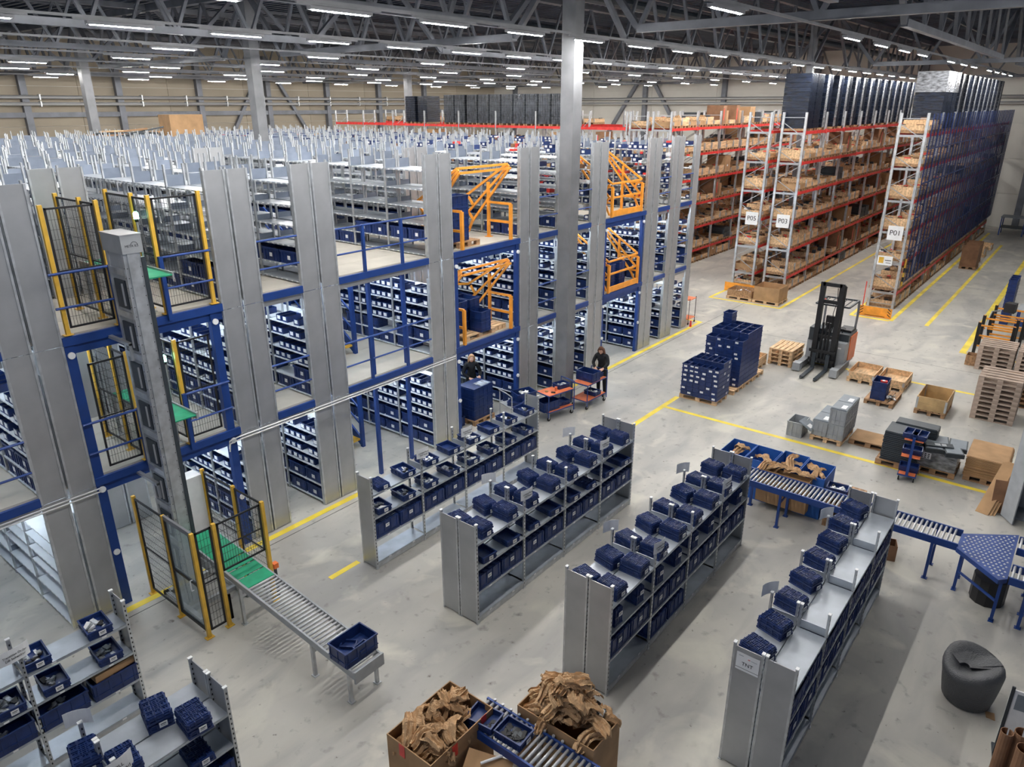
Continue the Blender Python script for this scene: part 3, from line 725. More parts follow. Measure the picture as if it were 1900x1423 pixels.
sign(8.98, 4.25, -.1, [('Linehaul Road', .045), ('TNT Road', .045)], 'curled white road sign on the near upright, third rack from the mezzanine')
sign(11.58, 4.25, -.1, [('Linehaul Road', .045), ('TNT Road', .045)], 'curled white road sign on the far upright, third rack from the mezzanine')
sign(1.78, 9.44, .1, [('Transition Order', .04), ('DB Schenker', .045)], 'white paper sign reading DB Schenker above the fence rack', .36, .2)
sign(1.84, 6.84, .1, [('STILL', .06), ('TNT Road', .06)], 'white paper sign reading STILL Road on the bottom left rack', .36, .24, 1.8)
for (x, y, l) in ((8.98, 7.74, 'second'), (11.58, 7.74, 'second'), (8.98, 5.13, 'third'), (11.58, 5.13, 'third'), (8.98, 2.5, 'TNT'), (11.58, 2.5, 'TNT'), (1.84, 7.72, 'bottom left')):
    sign(x, y, 2.6, [], 'blank back of a white sign on a rear upright, %s%s rack' % ('near end of the ' if x < 9 else 'far end of the ', l) if x > 3 else 'curled blank sign card behind the bottom left rack', .28, .2)
s = ob('paper_sign', MB().box(0, -.14, 0, .002, .14, .3, 'white'), loc=(7.655, 2.27, 1.62), label='white sheet printed TNT taped to the rack end panel', cat='sign')
s.data = MB().box(-.003, -.15, 0, 0, .15, .27, 'white').box(-.004, -.15, .035, -.003, .15, .04, 'ink').box(-.004, .06, .225, -.003, .12, .232, 'greyp').box(-.004, -.03, .2, -.003, 0, .21, 'redp').box(-.004, -.12, .2, -.003, -.04, .205, 'greyp').mesh('paper_sign')
text('lettering', 'TNT', .075, s, (-.005, 0, .11), (H90, 0, -H90))
# ================================================================ LIFT, FENCES, CONVEYOR
def mesh_panel(w_, h, diag=False):
    key = ('mp', round(w_, 2), round(h, 2))
    if key in cache: return cache[key]
    f = MB(); t = .015
    f.box(0, -.012, 0, w_, .012, .03, 'black').box(0, -.012, h-.03, w_, .012, h, 'black').box(0, -.012, 0, .03, .012, h, 'black').box(w_-.03, -.012, 0, w_, .012, h, 'black').box(0, -.01, h*.48, w_, .01, h*.48+.02, 'black')
    g = MB(); n = int((w_-.06)/.045)
    for i in range(1, n): x = .03+(w_-.06)*i/n; g.box(x-.002, -.002, .03, x+.002, .002, h-.03, 'black')
    n = int((h-.06)/.14)
    for i in range(1, n): z = .03+(h-.06)*i/n; g.box(.03, -.0025, z-.002, w_-.03, .0025, z+.002, 'black')
    cache[key] = (f.mesh('panel_frame'), g.mesh('wire_mesh')); return cache[key]
def fence(loc, posts, panels, h, label, group=None, mid=True):
    r = ob('safety_fence', None, loc=loc, label=label, cat='fence', group=group)
    pm = cached(('fp', h), lambda: MB().box(-.03, -.03, 0, .03, .03, h, 'yellow').box(-.07, -.05, 0, .07, .05, .012, 'yellow').mesh('fence_post'))
    for x, y in posts: ob('fence_post', pm, r, (x, y, 0))
    for (xa, ya), (xb, yb), z0, hh in panels:
        d = Vector((xb-xa, yb-ya)); L = d.length-.1; u = d.normalized(); f, g = mesh_panel(L, hh)
        pf = ob('panel_frame', f, r, (xa+u.x*.05, ya+u.y*.05, z0), math.atan2(u.y, u.x)); ob('wire_mesh', g, pf, kind='stuff')
    return r
a = 4.58; fr = 10.26
fence((0, 0, 0), [(a, 12.2), (a, 11.16), (a, fr), (4.96, fr), (5.87, fr), (5.87, 11.16), (5.87, 12.2)],
      [((a, 12.2), (a, 11.16), .12, 1.9), ((a, fr), (4.96, fr), .12, 1.9), ((4.96, fr), (5.87, fr), 1.1, .92), ((5.87, fr), (5.87, 11.16), .12, 1.9), ((5.87, 11.16), (5.87, 12.2), .12, 1.9), ((4.96, fr), (5.1, fr), .12, .5)],
      2.05, 'yellow and black mesh fence around the foot of the lift')
dr = ob('fence_door', MB().box(0, -.02, .12, .86, .02, .18, 'black').box(0, -.02, 1.98, .86, .02, 2.06, 'steelc').box(0, -.02, .12, .06, .02, 2.0, 'black').box(.80, -.02, .12, .86, .02, 2.0, 'black').box(0, -.018, 1.0, .86, .018, 1.05, 'black'), loc=(a, fr+.02, 0), rz=H90, label='dark framed see-through door at the left of the lift fence', cat='door')
ob('pane', MB().box(.06, -.004, .18, .80, .004, 1.98, 'glass'), dr); ob('handle', MB().path([(.16, .03, .9), (.16, .07, .9), (.16, .07, 1.1), (.16, .03, 1.1)], .01, 'white'), dr)
for lv, xs in ((2, (4.18, 4.97, 5.78, 6.66)), (1, (4.97, 5.80))):
    posts = [(x, 12.28) for x in xs]+[(4.97, 12.88), (5.78, 12.85), (4.97, 13.8), (5.78, 13.8)]
    pans = [((4.97, 12.28), (4.97, 12.88), .1, 1.85), ((4.97, 12.88), (4.97, 13.8), .1, 1.85), ((5.78, 12.28), (5.78, 12.85), .1, 1.85), ((5.78, 12.85), (5.78, 13.8), .1, 1.85)]
    pans += [((4.18, 12.28), (4.97, 12.28), .1, 1.85), ((5.78, 12.28), (6.66, 12.28), .1, 1.85)] if lv == 2 else [((4.3, 12.28), (4.97, 12.28), .1, 1.85), ((5.8, 12.28), (6.5, 12.28), .1, 1.85)]
    fence((0, 0, DZ[lv]), posts, pans, 2.0, 'yellow post mesh fence screening the lift on the %s' % ('first deck', 'top deck')[lv-1], 'deck lift fences')
# lift column
lx0, lx1, ly0, ly1 = 4.80, 5.06, 11.27, 11.85
t = ob('goods_lift', None, loc=(0, 0, 0), label='tall grey goods lift tower in front of the mezzanine', cat='goods lift')
b = MB(); b.box(lx0, ly0, .1, lx1, ly0+.07, 6.38, 'galvd').box(lx0, ly1-.07, .1, lx1, ly1, 6.38, 'galvd')
b.box(lx0+.05, ly0-.03, .1, lx1-.05, ly0, 6.38, 'galvd').box(lx0+.02, ly0+.07, .1, lx0+.05, ly1-.07, 6.38, 'greyl')
ob('mast', b, t)
b = MB()
for i in range(40):
    for x in (lx0+.03, lx1-.03): b.box(x-.006, ly0-.004, .3+i*.15, x+.006, ly0, .312+i*.15, 'black')
    b.box(lx0-.003, ly0+.03, .3+i*.15, lx0, ly0+.045, .315+i*.15, 'black')
ob('bolt_holes', b, t, kind='stuff')
for i in range(8): ob('recess_shade', MB().box(lx0-.004, ly0+.12, .75+i*.68, lx0+.021, ly1-.12, 1.2+i*.68, 'dark').tube((lx0-.006, ly0+.2, .8+i*.68), (lx0-.006, ly0+.2, 1.15+i*.68), .02, 'galv', 8), t)  # charcoal panel paints the shaded inside of a recess, nothing is cut in
for i in range(9): ob('crosspiece', MB().box(lx0-.01, ly0+.02, .6+i*.68, lx0+.02, ly1-.02, .7+i*.68, 'galvd'), t)
for x in (lx1-.005,): ob('chain_guide', MB().box(x, ly0-.02, .2, x+.06, ly0+.05, 6.3, 'dark'), t)
hd = ob('head_box', MB().box(lx0-.02, ly0-.05, 6.38, lx1+.03, ly1+.02, 6.65, 'greyl').box(lx0-.03, ly0-.06, 6.65, lx1+.04, ly1+.03, 6.665, 'galv'), t)
text('lettering', 'META ILS', .05, hd, (lx0+.13, ly0-.052, 6.49), (H90, 0, 0))
rm = MB()
for j in range(14):
    a0, a1 = math.pi*(j/14), math.pi*((j+1)/14)
    rm.tube((lx0+.17+.05*math.cos(a0), ly0-.053, 6.5+.05*math.sin(a0)), (lx0+.17+.05*math.cos(a1), ly0-.053, 6.5+.05*math.sin(a1)), .003, 'ink', 4)
ob('logo_arc', rm, hd)
for z in (4.9, 2.4):
    ob('bracket_arm', MB().box(lx0-.06, ly1-.3, z-.0, lx0+.0, 12.25, z+.05, 'galv').box(lx0-.05, ly1-.3, z-.25, lx1, ly1-.28, z+.03, 'greyl'), t)
    ob('bracket_plate', MB().quad((lx0, 11.5, z+.04), (lx1, 11.5, z+.04), (lx1, 12.2, z-.03), (lx0, 12.2, z-.03), 'greyl'), t)
ob('foot_frame', MB().box(4.68, 10.7, .0, 4.76, 12.0, .08, 'galvd').box(5.6, 10.7, 0, 5.68, 12.0, .08, 'galvd').box(4.68, 11.1, 0, 5.68, 11.18, .08, 'galvd').box(4.68, 11.9, 0, 5.68, 12.0, .08, 'galvd'), t)
ob('gusset', MB().prism([(0, 0), (.5, 0), (.06, .6)], 0, .03, 'galvd'), t, (4.75, 11.25, .08), rot=(H90, 0, H90))
ob('load_carriage', MB().box(5.1, 10.9, .72, 5.66, 11.9, .78, 'galvd').box(5.1, 10.9, .78, 5.13, 11.9, .9, 'galvd'), t)
cb = ob('control_cabinet', MB().box(0, 0, .55, .42, .3, 1.95, 'white').box(-.004, -.003, 1.2, 0, .303, 1.205, 'greyl').box(.05, .05, 0, .1, .1, .55, 'galvd').box(.32, .2, 0, .37, .25, .55, 'galvd'), loc=(5.42, 12.2, 0), label='pale grey control cabinet behind the lift fence', cat='cabinet')
sw = ob('switch_box', MB().box(0, 0, 1.0, .14, .1, 2.05, 'white').box(.03, .03, 0, .08, .08, 1.0, 'galvd'), loc=(4.98, 12.1, 0), label='slim white switch panel with red button beside the lift', cat='control panel')
ob('button', MB().tube((.05, 0, 1.85), (.05, -.03, 1.85), .03, 'redp', 10), sw); ob('button', MB().tube((.05, 0, 1.68), (.05, -.025, 1.68), .02, 'yellow', 10), sw, label='yellow button')
for x, y, z, n_ in ((5.70, 12.6, DZ[2], 'top deck'), (5.66, 12.45, DZ[1], 'first deck')):
    bc = ob('signal_lamp', MB().tube((0, 0, 0), (0, 0, 1.55), .02, 'galvd', 8).box(-.05, -.05, 0, .05, .05, .01, 'galvd').tube((0, 0, 1.55), (0, 0, 1.6), .03, 'black', 12), loc=(x, y, z), label='green glowing signal lamp on a pole by the lift, %s' % n_, cat='signal lamp')
    ob('lens', MB().tube((0, 0, 1.6), (0, 0, 1.69), .042, 'glow', 14).tube((0, 0, 1.69), (0, 0, 1.72), .042, 'glow', 14, .02), bc)
# conveyors
def roller_run(name, L, W, z0, z1, k, pitch, rk, label, legs, belt=None, skirt=.12, group=None, rr=.022, rot=0, loc=(0,0,0), kleg='galvd'):
    """runs along local -Y from y=0 to y=-L, width along x 0..W"""
    r = ob('roller_conveyor', None, loc=loc, rz=rot, label=label, cat='conveyor', group=group)
    zf = lambda t: z0+(z1-z0)*t/L
    for x in (-.0, W-.03):
        b = MB(); b.bar((x+.015, 0, zf(0)-skirt/2+.02), (x+.015, -L, zf(L)-skirt/2+.02), .03, skirt, k); ob('side_rail', b, r)
    n = int(L/pitch); me = MB().tube((.03, 0, 0), (W-.03, 0, 0), rr, rk, 10).mesh('roller', True)
    for i in range(n):
        t = (i+.5)*pitch
        if belt and t < belt: continue
        ob('roller', me, r, (0, -t, zf(t)-rr+.015))
    for t in legs:
        for x in (0, W-.05): ob('leg', MB().box(x, -t-.025, .0, x+.05, -t+.025, zf(t)-skirt+.02, kleg).box(x-.02, -t-.05, 0, x+.07, -t+.05, .012, kleg), r)
        ob('leg_brace', MB().box(.05, -t-.01, zf(t)*.62, W-.05, -t+.01, zf(t)*.62+.05, kleg), r)
    return r
cv = roller_run('c', 4.65, .56, 1.02, .62, 'greyl', .083, 'roller', 'long roller conveyor with green belt leading out of the lift fence', (1.65, 3.62, 4.5), belt=1.95, loc=(5.13, 11.75, 0))
for (a0, a1) in ((0, 1.05), (1.07, 1.35), (1.37, 1.63), (1.65, 1.95)):
    z = lambda t: 1.02-.4*t/4.65+.018
    ob('belt', MB().bar((.28, -a0, z(a0)), (.28, -a1+.015, z(a1)), .5, .012, 'green'), cv)
ob('end_stop', MB().box(0, -4.68, .45, .56, -4.65, .66, 'greyl'), cv); ob('guide_rail', MB().bar((-.05, -1.2, 1.0), (-.05, -3.0, .86), .02, .03, 'galv'), cv)
for j in range(8):
    pass
# belts on the decks
for lv in (1, 2):
    r = ob('belt_conveyor', None, loc=(5.13, 13.75, DZ[lv]), label='short green belt conveyor feeding the lift, %s' % ('first deck', 'top deck')[lv-1], cat='conveyor', group='deck belt conveyors')
    ob('belt', MB().box(0, -2.2, .80, .5, 0, .82, 'green'), r)
    for x in (-.03, .5): ob('side_rail', MB().box(x, -2.2, .74, x+.03, 0, .85, 'galv'), r)
    for x in (0, .45):
        for y in (-1.3, -.1): ob('leg', MB().box(x, y, 0, x+.05, y+.05, .74, 'galvd').box(x-.03, y-.03, 0, x+.08, y+.08, .01, 'galvd'), r)
# tote on the conveyor with bins
crate(OPW, 5.41, 7.42, .655, H90, 'deep navy tote at the end of the roller conveyor below the lift')
sb = open_bin(.15, .22, .1).mesh('small_bin')
ob('small_bin', sb, loc=(5.40, 7.52, .70), rz=.6, label='small navy bin lying turned inside the conveyor tote', cat='bin'); ob('small_bin', sb, loc=(5.48, 7.30, .72), rz=H90+.1, label='small navy bin beside the turned one inside the conveyor tote', cat='bin')
b = MB().box(-.02, -.02, 0, .02, .02, .62, 'dark').box(-.04, -.04, 0, .04, .04, .01, 'dark'); o = ob('sensor_post', b, loc=(5.98, 10.3, 0), label='short black post with orange sensor beside the conveyor', cat='sensor'); ob('sensor_head', MB().box(-.04, -.05, .62, .05, .05, .72, 'orangep'), o)
# ================================================================ PALLETS AND FLOOR GOODS
def pallet_meshes(k, L=1.2, W=.8):
    key = ('pal', k, L, W)
    if key not in cache:
        b = MB()
        for y in (.0, W/2-.05, W-.1): b.box(0, y, 0, L, y+.1, .022, k)
        for x in (0, L/2-.07, L-.14):
            for y in (0, W/2-.05, W-.1): b.box(x, y, .022, x+.14, y+.1, .1, k)
            b.box(x, 0, .1, x+.14, W, .122, k)
        cache[key] = (b.mesh('pallet'), MB().box(0, 0, 0, L, .13, .022, k).mesh('deck_board'))
    return cache[key]
def pallet(x, y, z, rz, label, group=None, k='wood', L=1.2, W=.8, boards=True):
    """corner at x,y; long side along local x"""
    a, d = pallet_meshes(k, L, W); p = ob('pallet', a, loc=(x, y, z), rz=rz, label=label, cat='pallet', group=group)
    for i in range(5): ob('deck_board', d, p, (0, (W-.13)*i/4, .122))
    return p
def pal_y(x0, y0, z, label, group=None, k='wood', L=1.2, W=.8):   # long side along world Y, corner at min x,y
    return pallet(x0+W, y0, z, H90, label, group, k, L, W)
def collar_box(x0, y0, z, lx, ly, h, label, k='wood', n=1, rz=0):
    r = ob('wooden_box', MB().box(.02, .02, 0, lx-.02, ly-.02, .012, k), loc=(x0, y0, z), rz=rz, label=label, cat='wooden box')
    for i in range(n):
        z0 = i*(h/n)+.002; z1 = (i+1)*h/n-.002
        for nm, a in (('board', (0, 0, lx, .02)), ('board', (0, ly-.02, lx, ly)), ('board', (0, .02, .02, ly-.02)), ('board', (lx-.02, .02, lx, ly-.02))): ob(nm, MB().box(a[0], a[1], z0, a[2], a[3], z1, k), r)
    for x in (-.006, lx-.05):
        for y in (-.004, ly-.05): ob('corner_hinge', MB().box(x, y, .03, x+.056, y+.054, h-.03, 'galvd', skip='tb'), r)
    return r
PL = 'wooden pallet under the %s'
pal_y(19.49, 7.78, 0, 'wooden pallet under the nearest block of small navy crates')
for i, x in enumerate((20.65, 21.5, 22.35)): pal_y(x, 7.72, 0, 'pale wooden pallet, %s in the row under the tall navy crate block' % ORD[i])
SB = open_bin(.29, .19, .14, ribs=False).mesh('small_crate'); MBc = open_bin(.39, .29, .165, ribs=False).mesh('crate')
cardx = MB().box(-.004, -.05, 0, 0, .05, .06, 'white').mesh('label_card')
for lay in range(8):
    for i in range(6):
        for j in range(3):
            if 0 < j < 2 and 0 < i < 5 and lay < 6: continue
            if j == 2 and i not in (0,) and lay < 6: continue
            if lay == 7 and (j == 0 or i == 5): continue
            c = ob('small_crate', SB, loc=(19.49+.15+.295*j-.04, 7.86+.196*i, .147+.142*lay), label='small navy crate, %s layer up, %s column from the right, %s row, near crate block' % (ORD[lay], ORD[i], ('front', 'middle', 'rear')[j]), cat='crate', group='small crates of the near block')
            if j == 0:
                if rnd.random() < .62: ob('label_card', cardx, c, (-.147, rnd.uniform(-.035, .035), rnd.uniform(.02, .07)))
            elif i == 0 and rnd.random() < .5: ob('label_card', card, c, (0, -.097, .04))
for lay in range(10):
    for i in range(4):
        for j in range(4):
            if 0 < j < 3 and 0 < i < 3 and lay < 8: continue
            if i == 3 and j > 0 and lay < 8: continue
            if lay == 9 and j == 0: continue
            c = ob('crate', MBc, loc=(21.2+.4*j, 7.88+.3*i, .147+.167*lay), label='navy crate, %s layer up, %s column from the right, %s row, tall crate block' % (ORD[lay], ORD[i], ORD[j]), cat='crate', group='crates of the tall block')
            if j == 0 and rnd.random() < .6: ob('label_card', cardx, c, (-.197, rnd.uniform(-.07, .07), rnd.uniform(.03, .08)))
for k in range(2): crate(MBc, 22.4, 8.78, 1.65+.167*k+.165, 0, '%s navy crate standing alone on top of the tall block' % ('lower', 'upper')[k])
for k in range(4): pallet(24.3, 7.2, .144*k, rnd.uniform(-.02, .02), '%s pallet from the floor, short stack of four left of the forklift' % ORD[k], 'short pallet stack')
pal_y(23.35, 8.0, 0, 'pallet under the flat wooden box behind the navy crates'); collar_box(23.35, 8.0, .146, .8, 1.0, .25, 'flat wooden box behind the tall navy crate block')
pallet(24.2, 4.55, 0, 0, 'pallet under the empty wooden box nearest the forklift'); collar_box(24.2, 4.55, .146, 1.2, .8, .2, 'low empty wooden box nearest the forklift')
pallet(24.15, 3.65, 0, 0, 'pallet under the second low wooden box'); collar_box(24.15, 3.65, .146, 1.2, .8, .2, 'low empty wooden box behind the two navy totes')
pallet(22.55, 3.6, 0, 0, 'orange-brown pallet carrying two navy totes', k='woodd')
for k in range(2): crate(OPW, 22.95, 4.08, .146+.282*k, H90+.05, '%s navy tote on the orange-brown pallet' % ('lower', 'upper')[k])
ob('plastic_bag', HP[0], loc=(23.0, 3.75, .147), label='clear plastic bag heap beside the totes on the pallet', cat='bag'); ob('red_box', MB().box(-.06, -.09, 0, .06, .09, .07, 'redp').box(-.05, -.03, .07, .05, .05, .075, 'white'), loc=(22.98, 4.02, .60), rz=.3, label='small red and white carton lying in the upper navy tote', cat='box')
pallet(22.65, 2.25, 0, 0, 'aged pallet under the deep wooden box', k='woodd'); collar_box(22.65, 2.25, .146, 1.2, .78, .4, 'deep empty wooden box two boards high', 'wear', 2)
for k in range(9): pal_y(23.25, .66, .144*k, '%s pallet from the floor, tall stack right of the deep wooden box' % ORD[k], 'tall pallet stack', 'woodg', 1.05, 1.1)
for q, (yy, nm) in enumerate(((1.22, 'left'), (.1, 'right'))):
    for k in range(6): pal_y(28.1, yy, .144*k, '%s pallet from the floor, %s stack behind the tall pallet stack' % (ORD[k], nm), 'pallet stacks behind', 'woodg', 1.05, 1.1)
for k in range(5): pal_y(25.0, .3, .144*k, '%s pallet from the floor, dark stack at the picture edge' % ORD[k], 'edge pallet stack', 'woodd', .9, 1.1)
# grey euro crates
GC = open_bin(.6, .4, .42, k='greyl', ribs=True, t=.012).mesh('grey_crate')
GL = MB().box(-.3, -.2, 0, .3, .2, .02, 'greyp').box(-.28, -.18, .02, .28, .18, .028, 'greyp').box(-.2, -.14, .028, .05, -.02, .03, 'white').mesh('crate_lid')
ob('grey_crate', GC, loc=(19.1, 5.24, 0), label='open light grey crate standing on the floor', cat='crate')
ob('plastic_cover', GL, loc=(19.05, 4.97, .36), rot=(.5, .1, 0), label='loose grey lid leaning into the open grey crate', cat='lid')
pallet(18.92, 4.05, 0, 0, 'pallet under the lidded grey crates')
for (y, x, n_) in ((4.64, 19.25, 1), (4.25, 19.25, 2), (4.25, 19.86, 2), (4.64, 19.86, 1)):
    for k in range(n_): ob('grey_crate', GC, loc=(x, y-.01, .146+.425*k), label='light grey crate, %s layer, %s %s column on the crate pallet' % (ORD[k], 'front' if x < 19.5 else 'rear', 'left' if y > 4.5 else 'right'), cat='crate', group='lidded grey crates')
    ob('plastic_cover', GL, loc=(x, y-.01, .148+.425*n_), label='grey lid with white papers on the %s %s crate column' % ('front' if x < 19.5 else 'rear', 'left' if y > 4.5 else 'right'), cat='lid')
pal_y(19.3, 3.0, 0, 'pallet under a cardboard sheet', k='woodd', L=.95); ob('cardboard_sheet', MB().box(0, 0, 0, .78, .9, .012, 'card'), loc=(19.3, 3.02, .146), rz=.03, label='plain cardboard sheet lying on a low pallet', cat='cardboard')
# charcoal lids stacks
def slab_stack(name, x, y, z, lx, ly, n, h, k, label, cat, group, jit=.01, part='lid'):
    me = MB().box(-lx/2, -ly/2, 0, lx/2, ly/2, h*.72, k).box(-lx/2+.02, -ly/2+.02, h*.72, lx/2-.02, ly/2-.02, h*.95, k).mesh(name)
    for i in range(n): ob(name, me, loc=(x+rnd.uniform(-jit, jit), y+rnd.uniform(-jit, jit), z+h*i), rz=rnd.uniform(-.02, .02), label=label % ORD[i] if '%s' in label else label, cat=cat, group=group)
pal_y(18.5, 2.1, 0, 'dark pallet under the charcoal lid stack', k='woodd', L=1.0)
slab_stack('plastic_cover', 18.92, 2.62, .146, .74, .8, 16, .048, 'dark', '%s charcoal lid from the pallet, tall lid stack', 'lid', 'tall stack of charcoal lids')
slab_stack('plastic_cover', 19.42, 2.45, .5, .4, .95, 9, .05, 'dark', '%s charcoal lid of the long pile behind the tall lid stack', 'lid', 'long charcoal lid pile'); ob('block', MB().box(0, 0, 0, .4, .95, .5, 'dark'), loc=(19.3, 1.98, 0), label='charcoal crate block under the long lid pile', cat='crate'); C.objects[-1].name = 'crate_block'
pal_y(18.72, 1.38, 0, 'aged pallet under the film-wrapped crates', k='woodd', L=.95, W=.85)
wb = MB().box(0, 0, 0, .82, .9, .42, 'film'); wb.box(-.004, .55, .22, 0, .8, .38, 'white')
for i in range(3):
    for j in range(3): wb.box(-.006, .58+.07*i, .24+.045*j, -.004, .62+.07*i, .265+.045*j, 'ink')
ob('wrapped_crates', wb, loc=(18.74, 1.4, .146), label='film-wrapped crate block carrying loose charcoal lids', cat='wrapped goods')
lid = MB().box(-.3, -.2, 0, .3, .2, .1, 'dark').box(-.27, -.17, .1, .27, .17, .11, 'greyp').mesh('crate_lid')
for i, (x, y, z, rz) in enumerate(((19.0, 1.98, .57, .3), (18.98, 1.56, .57, .35), (19.35, 1.9, .57, .2), (19.38, 1.5, .57, .1))): ob('plastic_cover', lid, loc=(x, y, z), rz=rz, label=('left front', 'right front', 'left rear', 'right rear')[i]+' charcoal lid on the film-wrapped block', cat='lid')
ob('plastic_cover', MB().box(-.3, -.09, 0, .3, .09, .02, 'dark').box(-.1, -.05, .02, .02, .05, .022, 'greyl').box(.05, -.05, .02, .15, .05, .022, 'greyl'), loc=(18.95, 1.85, .70), rot=(.1, .0, -1.2), label='thin charcoal panel lying tilted across the loose lids', cat='panel')
pal_y(18.9, .38, 0, 'pallet under the flat cardboard stack', k='woodd', L=.85, W=1.15)
slab_stack('cardboard_sheet', 19.5, .82, .146, 1.2, .85, 14, .035, 'card', '%s flat cardboard blank from the pallet', 'cardboard', 'flat cardboard blanks', .015)
for i in range(3):
    ob('cardboard_sheet', MB().bar((17.38+.03*i, .62-.06*i, .0), (18.35+.05*i, .38-.04*i, .9), .26, .014, 'card'), label='%s folded cardboard leaning by the grey locker' % ('front', 'middle', 'rear')[i], cat='cardboard')
ob('cardboard_sheet', MB().box(0, -.12, 0, .02, .12, .75, 'cardd'), loc=(17.62, .38, 0), rot=(0, .15, .3), label='dark cardboard panel standing against the grey locker', cat='cardboard')
lk = ob('locker', MB().box(0, -.8, 0, .6, -.78, 2.1, 'greyl').box(0, -.02, 0, .6, .0, 2.1, 'greyl').box(.58, -.8, 0, .6, 0, 2.1, 'greyl').box(0, -.8, 2.08, .6, 0, 2.1, 'greyl').box(0, -.8, 0, .6, 0, .05, 'greyl').box(.02, -.78, 1.0, .58, -.02, 1.02, 'greyl'), loc=(17.55, .28, 0), label='tall grey metal locker with its door open at the picture edge', cat='locker')
dr = ob('door', MB().box(-.43, -.012, .03, 0, .012, 2.08, 'greyl'), lk, (0, 0, 0), math.radians(35)); ob('lock', MB().tube((-.38, -.03, 1.05), (-.38, .0, 1.05), .02, 'black', 8), dr)
# tall thin trolley
t = ob('tool_trolley', MB().box(-.3, -.2, .14, .3, .2, .17, 'bluep').box(-.28, -.18, .17, .28, .18, .18, 'redor'), loc=(18.2, 2.3, 0), rz=.1, label='slim blue pole trolley with three orange trays of navy bins', cat='trolley')
ob('pole', MB().box(-.3, -.03, .17, -.25, .03, 1.15, 'bluep'), t)
for z in (.62, 1.05): ob('tray', MB().box(-.26, -.2, z, .2, .2, z+.02, 'redor').bar((-.28, 0, z-.1), (.1, 0, z), .03, .03, 'bluep'), t)
for x in (-.24, .24):
    for y in (-.16, .16): ob('wheel', MB().tube((x, y-.015, .06), (x, y+.015, .06), .06, 'rubber', 12).box(x-.02, y-.02, .06, x+.02, y+.02, .14, 'galvd'), t)
for i, (dx, dy, z) in enumerate(((.0, .08, 1.07), (.0, -.1, 1.07), (.05, .0, .64), (.05, 0, .18))): crate(OP, 18.2+dx, 2.3+dy, z, .1 if i > 1 else H90, 'open navy bin on the %s tray of the blue pole trolley' % ('top', 'top', 'middle', 'bottom')[i] + (' left' if i == 0 else ' right' if i == 1 else ''))
# ---------------------------------------------------------------- trolleys at the mezzanine
def shelf_trolley(x, y, rz, L, W, k, tops, label):
    t = ob('shelf_trolley', None, loc=(x, y, 0), rz=rz, label=label, cat='trolley')
    for z in tops: ob('shelf', MB().box(-L/2, -W/2, z-.03, L/2, W/2, z-.012, 'bluep').box(-L/2+.02, -W/2+.02, z-.012, L/2-.02, W/2-.02, z, 'redor'), t)
    for sx in (-1, 1):
        ob('end_frame', MB().path([(sx*L/2, -W/2, .12), (sx*L/2, -W/2, tops[-1]+(.22 if sx > 0 else 0)), (sx*L/2, W/2, tops[-1]+(.22 if sx > 0 else 0)), (sx*L/2, W/2, .12)], .014, k, 6), t)
        for sy in (-1, 1): ob('castor', MB().tube((sx*(L/2-.05), sy*(W/2-.04)-.015, .06), (sx*(L/2-.05), sy*(W/2-.04)+.015, .06), .06, 'rubber', 12).box(sx*(L/2-.05)-.02, sy*(W/2-.04)-.02, .06, sx*(L/2-.05)+.02, sy*(W/2-.04)+.02, .24, 'galv'), t)
    return t
T1 = (15.98, 11.2, -.2); T2 = (17.33, 10.9, -.03)
shelf_trolley(*T1, 1.0, .56, 'bluep', (.28, .78), 'orange-topped blue trolley with small parts beside the hall column')
shelf_trolley(*T2, 1.02, .58, 'bluep', (.28, .78), 'orange-topped blue trolley at which the woman is working')
crate(OP, 16.28, 11.2, .78, 1.3, 'open navy crate of bagged parts on the first orange trolley'); contents(HPr[0], 16.28, 11.2, .79, 'white bagged parts on the first orange trolley', 1.3)
crate(OPW, 15.68, 11.25, .28, 1.37, 'deep navy crate on the lower shelf of the first orange trolley'); crate(OP, 16.22, 11.15, .28, 1.3, 'small navy crate on the lower shelf of the first orange trolley')
ob('cup', MB().tube((0, 0, 0), (0, 0, .11), .04, 'redor', 10), loc=(15.95, 11.15, .78), label='orange cup standing on the first orange trolley', cat='cup'); ob('tape_roll', MB().tube((0, 0, 0), (0, 0, .03), .05, 'card', 12), loc=(15.7, 11.3, .78), label='brown tape roll on the first orange trolley', cat='tape'); ob('scanner', MB().box(-.03, -.06, 0, .03, .06, .03, 'black'), loc=(15.75, 11.1, .78), rz=.5, label='small black hand scanner on the first orange trolley', cat='scanner')
crate(OPW, 17.3, 10.93, .78, -.03, 'deep navy crate on the second orange trolley, in front of the woman'); crate(OP, 17.68, 10.93, .78, -.1, 'small navy crate beside the deep one on the second orange trolley')
crate(OP, 17.45, 10.85, .28, -.03, 'dark open crate with yellow parts on the lower trolley shelf'); contents(HPr[1], 17.45, 10.85, .29, 'pale parts in the crate on the lower trolley shelf')
